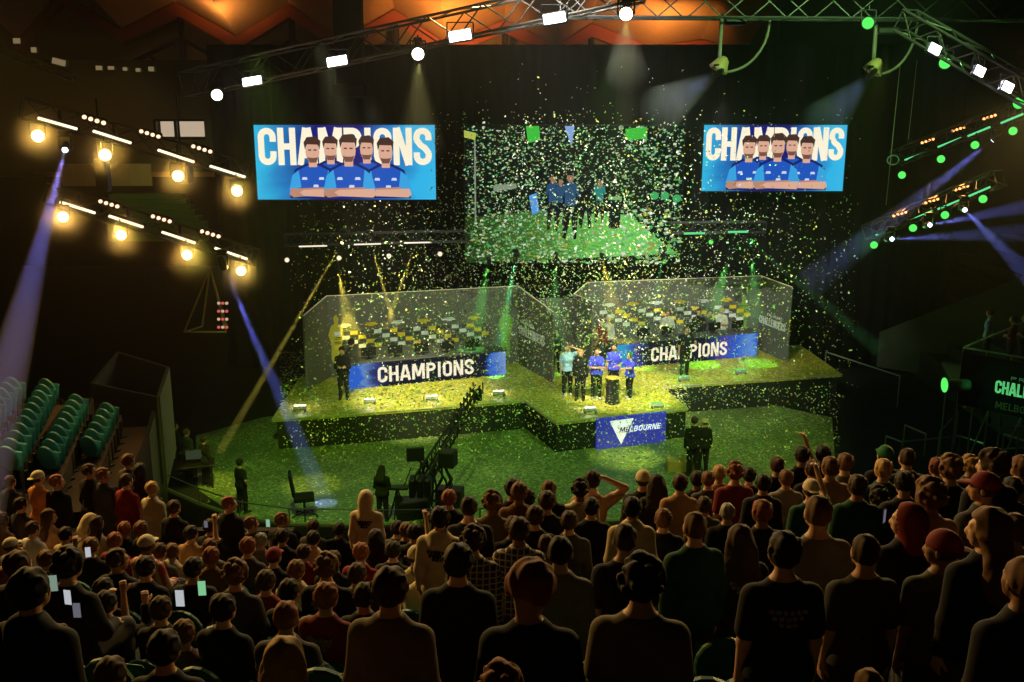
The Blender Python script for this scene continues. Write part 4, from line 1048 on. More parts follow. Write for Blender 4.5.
def wall_text(par, p, q, words, m):
    d = Vector((q.x - p.x, q.y - p.y, 0)); L = d.length; u = d / L; n = Vector((u.y, -u.x, 0))
    for w_, u0, u1, z, h in words:
        mb = MB(); text_mesh(mb, w_, (u1 - u0) * L, h, x0=u0 * L, y=-.05, zb=z)
        ang = math.atan2(u.y, u.x)
        o = mb.build('lettering', m, par); o.location = (p.x, p.y, 0); o.rotation_euler = (0, 0, ang)
wall_text(tR, PR[3], PR[4], [('VALORANT', .30, .80, 2.85, .12), ('CHALLENGERS', .05, .92, 2.42, .34)], WHIT)
wall_text(tL, PL[2], PL[3], [('VALORANT', .1, .5, 3.0, .12), ('CHALLENGERS', .06, .80, 2.5, .38)], WHIT)
# generic armoured silhouette printed at the ends of the backdrops
def print_figure(par, p, q, uc, m):
    d = Vector((q.x - p.x, q.y - p.y, 0)); L = d.length; u = d / L; n = Vector((u.y, -u.x, 0)); mb = MB()
    pts = [(-.05, 1.5), (-.22, 1.9), (-.20, 2.5), (-.32, 2.9), (-.2, 3.25), (-.06, 3.35), (-.1, 3.6), (.02, 3.72), (.12, 3.55), (.08, 3.35), (.25, 3.2), (.3, 2.8), (.18, 2.4), (.2, 1.8), (.1, 1.5)]
    o = Vector((p.x, p.y, 0)) + u * (uc * L) + n * .05
    V = [o + u * x + Vector((0, 0, z)) for x, z in pts]; k = len(V)
    mb.add(V + [v + n * .01 for v in V], [tuple(reversed(range(k))), tuple(range(k, 2 * k))] + [(i, (i + 1) % k, k + (i + 1) % k, k + i) for i in range(k)])
    mb.build('printed_figure', m, par)
print_figure(tR, PR[3], PR[2], .09, mat('print_lime', (.25, .42, .08), .7)) if False else print_figure(tR, PR[2], PR[3], .90, mat('print_lime', (.25, .42, .08), .7))
print_figure(tL, PL[1], PL[2], .04, mat('print_gold', (.6, .5, .06), .7))
print_figure(tL, PL[1], PL[2], .93, mat('print_lime', (.25, .42, .08), .7))
# tall white door-like stands between the booths
o = MB().box((0, 0, 1.35), (2.2, .08, 2.7)).build('divider_panel', GREYW); o.location = on(563, 362, SD) + Vector((0, .3, .01)); tag(o, 'plain dark divider panel standing between the two booths', 'panel')

# booth lamps raking down the backdrops
for x, y0, x1, y1, Y, col, W, lb in ((338, 270, 352, 338, 38.2, (1, .8, .08), 2200, 'yellow haze cone at the left end of the left booth'), (488, 266, 474, 335, 38.4, (.15, 1, .12), 2200, 'green haze cone at the right end of the left booth'),
    (603, 262, 618, 322, 39.3, (1, .8, .08), 2200, 'yellow haze cone at the left end of the right booth'), (728, 258, 712, 318, 39.5, (.15, 1, .12), 2200, 'green haze cone on the right half of the right booth'), (752, 258, 756, 322, 39.7, (.15, 1, .15), 1400, 'faint green haze cone at the far end of the right booth'), (556, 262, 555, 345, 38.6, (.2, 1, .2), 1500, 'green haze cone between the two booths')):
    beam(at(x, y0, Y), at(x1, y1, Y + .7), .05, .52, col, W, lb, 'lamp head of the ' + lb, E_YL if col[0] > .5 else E_GL, s=.5)

# light bars lying on the deck edge
for i, (x, y, g, lb) in enumerate([(300, 411, 0, 'at the far left corner of the stage'), (370, 404, 0, 'in front of the left desk below the first letters'), (432, 401, 0, 'in front of the left desk below the last letters'), (499, 396, 0, 'where the apron joins the left deck'),
    (590, 413, 0, 'at the apron edge above the blue sign, pale'), (657, 408, 1, 'glowing green at the apron edge above the blue sign'), (684, 381, 1, 'glowing green in front of the right desk, nearer the trophy stand'), (741, 374, 1, 'glowing green in front of the right desk, outer one')]):
    p = on(x, y, SD); t = thing('floor_light_bar', 'short floor light bar ' + lb, 'stage light', p, (0, 0, .12), 'floor light bars')
    MB().box((0, .0, .10), (.46, .16, .10), R=Matrix.Rotation(.5, 3, 'X'), bev=.02).build('housing', mat('lightbar_pale', (.3, .3, .28), .5), t)
    MB().box((0, .06, .17), (.42, .09, .03), R=Matrix.Rotation(.5, 3, 'X')).build('light_strip', E_GREEN if g else emat('strip_warm', (1, .9, .7), 3), t)
    for sx in (-.18, .18): MB().box((sx, 0, .02), (.05, .18, .04)).build('foot', DARKM, t)
    point('floor_bar_light', p + Vector((0, .3, .35)), 14, GRN if g else WHT)

# trophy stand
tp = on(612, 403, SD); t = thing('trophy_stand', 'tall black round trophy stand with a glowing gold top', 'stand', tp)
MB().lathe([(.27, 0), (.27, .06), (.24, .10), (.24, .86), (.27, .92), (.27, .96)], n=28).build('column', mat('stand_black', (.02, .02, .02), .35, noise=.3), t, True)
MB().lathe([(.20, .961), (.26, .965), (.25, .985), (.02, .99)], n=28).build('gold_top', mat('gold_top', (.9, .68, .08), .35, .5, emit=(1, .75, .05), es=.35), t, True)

# ------------------------------------------------------------------ LED screens
def champ_screen(x0, y0, x1, y1, Y, label):
    a = at(x0, y0, Y); b = at(x1, y1, Y); W_ = b.x - a.x; H_ = a.z - b.z; c = Vector(((a.x + b.x) / 2, Y, b.z))
    t = thing('led_screen', label, 'screen', c)
    MB().box((0, .14, H_ / 2), (W_ + .1, .2, H_ + .1), bev=.02).build('housing', DARKM, t)
    MB().box((0, .02, H_ / 2), (W_, .03, H_)).build('display', ramp_emat('champ_display', [(0, (.03, .50, .80)), (.16, (.015, .20, .55)), (.34, (.01, .012, .20)), (.55, (.008, .008, .17)), (.74, (.02, .14, .50)), (.88, (.03, .48, .85)), (1, (.04, .5, .85))], .95, 'X', .35, 3.0), t)
    text_mesh(MB(), 'CHAMPIONS', W_ * .965, H_ * .50, x0=-W_ * .4825, zb=H_ * .465, y=0, extr=.006, th=.088).build('lettering', emat('screen_cream', (1, .92, .70), 1.0), t)
    # five team members with folded arms, drawn flat on the display
    lay = 0
    def poly(name, pts, m, par, y):
        k = len(pts); mb = MB(); P = [(x * W_, y, z * H_) for x, z in pts]
        mb.add(P + [(x, y - .004, z) for x, _, z in P], [tuple(range(k)), tuple(reversed(range(k, 2 * k)))] + [(i, k + i, k + (i + 1) % k, (i + 1) % k) for i in range(k)]); return mb.build(name, m, par)
    sk = emat('screen_skin', (.80, .45, .32), .9); hr = emat('screen_hair', (.06, .025, .02), 1); j1 = emat('screen_jersey', (.012, .09, .50), 1); j2 = emat('screen_jersey_light', (.04, .36, .75), 1); wh = emat('screen_mark', (.6, .7, .9), 1); sh = emat('screen_skin_shade', (.22, .09, .06), .85)
    asp = W_ / H_
    for i, (cx, s, top) in enumerate([(-.081, .92, .80), (.120, .92, .81), (-.180, 1, .79), (.225, 1, .78), (.02, 1.06, .82)]):
        y = -.012 - i * .02
        def X(u): return cx + u * s / asp
        def Z(v): return top + v * s
        poly('portrait_edge', [(X(-.33), .02), (X(-.33), Z(-.64)), (X(-.25), Z(-.38)), (X(-.10), Z(-.30)), (X(.10), Z(-.30)), (X(.25), Z(-.38)), (X(.33), Z(-.64)), (X(.33), .02)], emat('screen_edge', (.006, .012, .13), 1), t, y + .003)
        body = poly('portrait_jersey', [(X(-.30), .04), (X(-.29), Z(-.60)), (X(-.22), Z(-.40)), (X(-.08), Z(-.33)), (X(.08), Z(-.33)), (X(.22), Z(-.40)), (X(.29), Z(-.60)), (X(.30), .04)], j1, t, y)
        for sg_ in (-1, 1): poly('portrait_sleeve', [(X(sg_ * .34), Z(-.66)), (X(sg_ * .29), Z(-.46)), (X(sg_ * .20), Z(-.39)), (X(sg_ * .17), Z(-.62))][::1 if sg_ > 0 else -1], j2, body, y - .005)
        poly('portrait_neck', [(X(-.055), Z(-.35)), (X(.055), Z(-.35)), (X(.06), Z(-.22)), (X(-.06), Z(-.22))], sk, body, y - .006)
        poly('portrait_face', [(X(.095 * math.cos(a_)), Z(-.145 + .15 * math.sin(a_))) for a_ in [k * math.pi / 8 for k in range(16)]], sk, body, y - .008)
        poly('portrait_hair', [(X(-.10), Z(-.12)), (X(-.115), Z(-.02)), (X(-.07), Z(.05)), (X(.05), Z(.06)), (X(.115), Z(.0)), (X(.10), Z(-.12)), (X(.08), Z(-.05)), (X(-.075), Z(-.045))], hr, body, y - .012)
        poly('portrait_beard', [(X(-.075), Z(-.215)), (X(-.035), Z(-.225)), (X(.035), Z(-.225)), (X(.075), Z(-.215)), (X(.045), Z(-.29)), (X(-.045), Z(-.29))], sh, body, y - .012)
        for u in (-.036, .036): poly('portrait_eye', [(X(u - .02), Z(-.13)), (X(u + .02), Z(-.13)), (X(u + .02), Z(-.112)), (X(u - .02), Z(-.112))], hr, body, y - .013)
        poly('portrait_arm', [(X(-.34), .07), (X(-.28), .03), (X(.22), .09), (X(.25), .14), (X(.16), .17), (X(-.32), .15)], emat('screen_skin_arm', (.55, .27, .18), .9), body, y - .009)
        poly('portrait_arm', [(X(.34), .07), (X(.30), .03), (X(-.14), .05), (X(-.20), .10), (X(-.14), .135), (X(.32), .15)], sk, body, y - .012)
        for u, v in ((-.16, -.52), (.07, -.52), (-.01, -.62)): poly('portrait_mark', [(X(u), Z(v)), (X(u + .075), Z(v)), (X(u + .068), Z(v + .035)), (X(u + .01), Z(v + .035))], wh, body, y - .007)
    for k in (-1, 1): MB().tube((k * W_ * .4, .14, H_ + .05), (k * W_ * .4, .14, 14.1 - c.z), .015, n=5).build('hanging_wire', DARKM, t)
    return t
champ_screen(253.5, 125, 436, 199.5, 42, 'wide LED screen left of the stage centre showing five players')
champ_screen(704.5, 125, 842.5, 191, 42, 'LED screen on the right showing five players, smaller of two alike')
# middle live-picture screen
a = at(464, 126, 42); b = at(679.5, 263, 42); W_ = b.x - a.x; H_ = a.z - b.z
t = thing('led_screen', 'big middle LED screen with live picture of players in confetti', 'screen', ((a.x + b.x) / 2, 42, b.z))
MB().box((0, .14, H_ / 2), (W_ + .1, .2, H_ + .1), bev=.02).build('housing', DARKM, t)
for k in (-1, 1): MB().tube((k * W_ * .4, .14, H_ + .05), (k * W_ * .4, .14, 14.1 - b.z), .015, n=5).build('hanging_wire', DARKM, t)
MB().box((0, .02, H_ / 2), (W_, .03, H_)).build('display', emat('live_dark', (.002, .006, .004), 1), t)
def flat(name, pts, m, par, y):
    k = len(pts); P = [((x - .5) * W_, y, (1 - z) * H_) for x, z in pts]
    return MB().add(P + [(x, y - .004, z) for x, _, z in P], [tuple(range(k)), tuple(reversed(range(k, 2 * k)))] + [(i, k + i, k + (i + 1) % k, (i + 1) % k) for i in range(k)]).build(name, m, par)
flat('picture_stage_floor', [(.0, .66), (.30, .62), (.76, .64), (.88, .80), (.99, .93), (.0, 1.0)], ramp_emat('live_floor', [(0, (.012, .03, .006)), (.40, (.06, .18, .03)), (.55, (.12, .42, .06)), (.8, (.16, .62, .12)), (1, (.10, .4, .08))], 1.0, 'X', .9, 28), t, -.006)
rr = random.Random(11); cols = [(emat('live_c0', (.10, .42, .10), .9), []), (emat('live_c1', (.30, .55, .30), .9), []), (emat('live_c2', (.62, .70, .50), 1), []), (emat('live_c3', (.35, .33, .05), .9), [])]
for k in range(2600):
    x, z = rr.random(), rr.random()
    if z > .62 and rr.random() < .1: continue
    i = rr.choice([0, 0, 1, 1, 2, 3]) if z < .66 else rr.choice([0, 0, 0, 1, 3, 2]); s = rr.uniform(.0012, .0036) * (1.5 if z > .6 else 1) * (1.6 if x > .72 and rr.random() < .3 else 1)
    an = rr.random() * 3.1; cols[i][1].append((x, z, s * 1.4, s * .8 * W_ / H_, an))
for j, (m, lst) in enumerate(cols):
    mb = MB()
    for n_, (x, z, sx, sz, an) in enumerate(lst):
        c_, s_ = math.cos(an), math.sin(an); Pq = []
        for ux, uz in ((-1, -1), (1, -1), (1, 1), (-1, 1)): Pq.append(((x - .5 + (ux * sx * c_ - uz * sz * s_)) * W_, -.014 - j * .006, (1 - z + (ux * sx * s_ + uz * sz * c_)) * H_))
        mb.add(Pq, [(0, 1, 2, 3)])
    o = mb.build('picture_confetti', m, t); o['kind'] = 'stuff'
big = emat('live_green', (.05, .55, .05), .9)
flat('picture_blur', [(.28, .0), (.34, .0), (.345, .10), (.29, .12)], big, t, -.04); flat('picture_blur', [(.73, .02), (.825, .005), (.83, .09), (.735, .10)], emat('live_green', (.05, .55, .05), .9), t, -.04)
flat('picture_lamp', [(.455, .0), (.50, .0), (.49, .12), (.485, .14)], emat('live_blue', (.25, .40, .75), .9), t, -.04); flat('picture_blur', [(.0, .03), (.055, .05), (.05, .10), (.0, .08)], emat('live_yel', (.5, .55, .08), .9), t, -.04)
flat('picture_board', [(.13, .425), (.235, .41), (.24, .445), (.135, .47)], emat('live_grey', (.25, .30, .22), .9), t, -.04)
flat('picture_pole', [(.045, .1), (.052, .1), (.052, .7), (.045, .7)], emat('live_grey', (.25, .30, .22), .9), t, -.04)
flat('picture_flag', [(.295, .50), (.33, .48), (.345, .62), (.31, .64)], emat('live_flag', (.08, .30, .70), 1), t, -.04)
dk = emat('live_black', (.003, .006, .008), 1); jb = emat('live_jersey', (.02, .07, .16), 1); sk = emat('live_skin', (.40, .22, .13), .8)
for i, (x, z0, z1, w_, jm) in enumerate([(.405, .34, .76, .030, jb), (.44, .36, .74, .022, jb), (.485, .33, .82, .040, jb), (.555, .30, .74, .034, dk), (.62, .37, .70, .026, emat('live_teal', (.02, .22, .20), 1))]):
    y = -.048 - i * .01; h = z1 - z0
    hd = [(x + w_ * .42 * math.cos(a_), z0 + .035 + .040 * math.sin(a_)) for a_ in [k * math.pi / 5 for k in range(10)]]
    bd_ = flat('picture_person', [(x - w_, z0 + h * .18), (x - w_ * .4, z0 + h * .14), (x + w_ * .4, z0 + h * .14), (x + w_, z0 + h * .20), (x + w_ * .95, z0 + h * .5), (x + w_ * .75, z1), (x + w_ * .45, z1), (x + w_ * .1, z0 + h * .62), (x - w_ * .5, z1), (x - w_ * .85, z1 - .01), (x - w_ * .8, z0 + h * .5)][::-1], dk, t, y)
    flat('picture_jersey', [(x - w_ * .35, z0 + h * .15), (x + w_ * .35, z0 + h * .15), (x + w_ * .9, z0 + h * .2), (x + w_ * 1.05, z0 + h * .36), (x + w_ * .8, z0 + h * .37), (x + w_ * .66, z0 + h * .28), (x + w_ * .62, z0 + h * .5), (x - w_ * .62, z0 + h * .5), (x - w_ * .66, z0 + h * .28), (x - w_ * .85, z0 + h * .38), (x - w_ * 1.08, z0 + h * .35), (x - w_ * .9, z0 + h * .2)][::-1], jm, bd_, y - .005)
    flat('picture_hair', [(x + w_ * .46 * math.cos(a_), z0 + .022 - .034 * math.sin(a_)) for a_ in [k * math.pi / 6 for k in range(7)]], dk, bd_, y - .012)
    flat('picture_head', hd, sk if i != 3 else emat('live_hair', (.02, .015, .01), 1), bd_, y - .006)
flat('picture_stand', [(.66, .52), (.72, .52), (.715, .74), (.665, .74)][::-1], dk, t, -.10); flat('picture_stand_top', [(.658, .505), (.722, .505), (.72, .53), (.66, .53)][::-1], emat('live_top', (.2, .45, .15), 1), t, -.105)
fm = MB()
for k in range(420):
    x, z = rr.random(), rr.random(); sx = rr.uniform(.0015, .0042); an = rr.random() * 3.1; c_, s_ = math.cos(an), math.sin(an)
    fm.add([((x - .5 + (ux * sx * 1.4 * c_ - uz * sx * s_)) * W_, -.125, (1 - z + (ux * sx * 1.4 * s_ + uz * sx * c_) * W_ / H_) * H_) for ux, uz in ((-1, -1), (1, -1), (1, 1), (-1, 1))], [(0, 1, 2, 3)])
o = fm.build('picture_confetti', emat('live_c1', (.30, .55, .30), .9), t); o['kind'] = 'stuff'
for x, z in ((.872, .50), (.92, .50), (.975, .52)): flat('picture_lamp', [(x + .02 * math.cos(k * math.pi / 5), z + .03 * math.sin(k * math.pi / 5)) for k in range(10)], emat('live_bulb', (.05, .40, .12), 1), t, -.045)
# ------------------------------------------------------------------ spectator tier
RISE = .30
def Tp(X, Y):
    T = 9.7 - .34 * Y + .10 * min(0.0, X)
    return max(T, 4.21) if X < -3.9 else T
def Tz(X, Y):
    return math.floor(Tp(X, Y) / RISE) * RISE
def Yfront(X):
    if X > 3: return 14.5
    if X > 0: return 11.5 + X
    if X > -4: return 11.5 - X * 1.7
    return 16.9 if X > -6.9 else 18.4
SEATX = [(-17 + .5 * i) for i in range(69)]
tier = MB()
z = 0.6
zs = []
while z < 10.3: zs.append(round(z, 3)); z += RISE
for z in zs:
    pts_n, pts_f = [], []
    for X in SEATX:
        yf = min((9.7 + .10 * min(0, X) - z) / .34 if not (X < -3.9 and z < 4.25) else 99, Yfront(X)); yn = min((9.7 + .10 * min(0, X) - z - RISE) / .34, Yfront(X) - .001)
        pts_n.append((X, max(yn, -1.2))); pts_f.append((X, max(yf, -1.19)))
    vs = []; n = len(SEATX)
    for (xn, yn), (xf, yf) in zip(pts_n, pts_f): vs += [(xn, yn, z), (xf, yf, z), (xf, yf, z - RISE)]
    fs = []
    for k in range(n - 1):
        if pts_f[k][1] - pts_n[k][1] < .02 and pts_f[k + 1][1] - pts_n[k + 1][1] < .02: continue
        a = k * 3; fs += [(a, a + 3, a + 4, a + 1), (a + 1, a + 4, a + 5, a + 2)]
    if fs: tier.add(vs, fs)
st('floor_seating_tier', tier, mat('tier_concrete', (.035, .033, .026), .9, noise=.3, scale=3, bump=.2))
par = MB(); prev = None
for X in SEATX:
    p = (X, Yfront(X) + .12)
    if prev: par.slab(prev, p, 0, (Tz(*prev) + .15, Tz(*p) + .15), .16)
    prev = p
st('wall_tier_front', par, mat('tier_front_dark', (.025, .025, .022), .9))

# side stand with empty teal seats, aisles stepping up to the left
sproto = None; rows = [((-7, 420, 24, 386), 7), ((20, 455, 56, 387), 11), ((58, 455, 86, 402), 9), ((99, 444, 116, 410), 6)]
RN = ['topmost row', 'second row', 'third row', 'lowest short row']
side = MB()
for ri, ((x0, y0, x1, y1), n) in enumerate(rows):
    z = 5.35 - ri * .42
    pa = on(x0, y0, z + .65); pb = on(x1, y1, z + .65); d = (pb - pa); u = d.normalized(); nn = Vector((u.y, -u.x, 0))
    A = pa - d * .4 - nn * .55; B = pb + d * .25 - nn * .55; C_ = pb + d * .25 + nn * .62; E = pa - d * .4 + nn * .62
    side.prism([(q.x, q.y) for q in (A, E, C_, B)], 0, z)
    yaw = math.atan2(nn.y, nn.x) - math.pi / 2
    for k in range(n):
        lab = 'empty teal seat of the side stand, ' + RN[ri] + ' from the top' * (ri in (1, 2))
        s_ = seat_proto('stadium_seat', lab, TEAL, True, 'teal seats, ' + RN[ri]) if sproto is None else copy_tree(sproto)
        sproto = sproto or s_
        p = pa + d * (k / (n - 1)); s_.location = (p.x, p.y, z); s_.rotation_euler = (0, 0, yaw + 1.0); s_['label'] = lab; s_['group'] = 'teal seats, ' + RN[ri]; s_.scale = (1.0, 1, 1)
o = side.build('floor_side_stand', mat('side_stand_brown', (.022, .013, .007), .9, noise=.2)); o['kind'] = 'structure'
# pale boards around the gangway and curving along the arena floor
BZ = 3.6
def wallpx(pts, ztop, zbot, th, name, m):
    mb = MB(); P = [on(x, y, ztop if not isinstance(ztop, list) else ztop[i]) for i, (x, y) in enumerate(pts)]
    for p, q in zip(P[:-1], P[1:]): mb.slab(p, q, zbot, (p.z, q.z), th)
    o = mb.build(name, m); o['kind'] = 'structure'; return P
wallpx([(92, 383), (118, 352), (168, 367), (158, 397), (92, 383)], 3.9, 1.2, .10, 'wall_gangway', PALEW)
wallpx([(158, 396), (142, 452), (150, 476), (168, 488)], [3.7, 2.9, 1.7, 1.15], .0, .12, 'wall_gangway_side', PALEW)
PB = wallpx([(166, 490), (200, 505), (240, 519), (290, 526), (380, 528), (480, 526), (560, 524), (640, 520)], 1.05, 0, .14, 'wall_arena_barrier', mat('barrier_dull', (.13, .12, .10), .8, noise=.2))
cap = MB(); cap.path([p + Vector((0, 0, .03)) for p in PB], .06, n=6); o = cap.build('trim_1', mat('barrier_cap', (.42, .38, .28), .5)); o['kind'] = 'structure'
t = thing('guard_rail', 'thin steel rail on posts above the curved arena barrier', 'rail'); mb = MB(); up = Vector((0, 0, .5))
mb.path([p + up for p in PB], .018, n=6); mb.build('top_rail', mat('rail_steel', (.35, .38, .33), .4, .6), t)
for p in PB: MB().tube(p, p + up, .018, n=6).build('post', mat('rail_steel', (.35, .38, .33)), t)

# ------------------------------------------------------------------ crowd
random.seed(7)
CROWD = []
VARL = {}
def face_yaw(P, tgt=(2.5, 37)): return math.atan2(tgt[1] - P[1], tgt[0] - P[0]) - math.pi / 2
HC = {}
def headz(pose):
    if pose not in HC: B = BODY.get(pose) or make_pose(pose); HC[pose] = B['J']['head']
    return HC[pose]
def locate(x, y, w, pose):
    """seat a person whose head shows at the pixel, about w pixels wide, on the tier step under it"""
    d = D(x, y); t0 = F * .205 / w; best = None; hc = headz(pose)
    for k in range(-80, 81):
        t = t0 * math.exp(k * .0045)
        P = np.array([d[0] * t, d[1] * t, CZ + d[2] * t]); X, Y = P[0], P[1] - hc[1]
        s = (P[2] - Tz(X, Y)) / hc[2]
        c = abs(math.log(t / t0)) * 3.5 + abs(s - 1) * 4
        if Y > Yfront(X) - .35: c += 60
        for (qx, qy, _) in CROWD:
            dd = math.hypot(qx - X, qy - Y)
            if dd < .42: c += (.42 - dd) * 2.5
        if best is None or c < best[0]: best = (c, X, Y, s)
    return best
def crowd(x, y, w, pose, hair, hc, top, tc, label, leg='dark grey', skin=0, turn=0.0, topmaterial=None, alt=None, group=None):
    poses = [pose] if alt is None else [pose, alt]
    cand = [(locate(x, y, w, p), p) for p in poses]
    (c, X, Y, s), pose = min(cand, key=lambda q: q[0][0])
    s = max(.86, min(1.16, s))
    z = Tz(X, Y); d_ = D(x, y); want = CZ + d_[2] / d_[1] * (Y + headz(pose)[1]) - headz(pose)[2] * s
    if abs(want - z) < .55: z = want
    CROWD.append((X, Y, z)); rz = face_yaw((X, Y)) + turn
    r = make_person((X, Y, z), rz, s, pose, hair, hc, top, tc, leg, skin, label, group, topmaterial=topmaterial, detail=w > 17)
    if pose.startswith('sit'): SITTERS.append((X, Y, z, rz, x, y, w))
    if 'printed' in label:
        J = BODY[pose]['J']; m = topmat('black') if tc == 'cream' else mat('shirt_print_dull', (.22, .17, .12), .9)
        pb = MB(); rp = random.Random(int(x))
        for row, (zz_, n_) in enumerate(((.40, 6), (.362, 5), (.324, 3))):
            for k in range(n_):
                xx = (k - (n_ - 1) / 2) * .038; q = J['T'](xx, -.150 + abs(xx) * .25, zz_); pb.box(q, (rp.uniform(.02, .032), .03, .026 if row < 2 else .02))
        pb.build('print_lettering', m, r)
    PEOPLE.append((r, pose, x, y, w)); return r
SITTERS = []; PEOPLE = []
PL_ = pattern_mat('cloth_plaid', 'plaid'); ST_ = pattern_mat('cloth_striped', 'stripe_sit'); RS_ = pattern_mat('cloth_red_stripe', 'red_stripe')
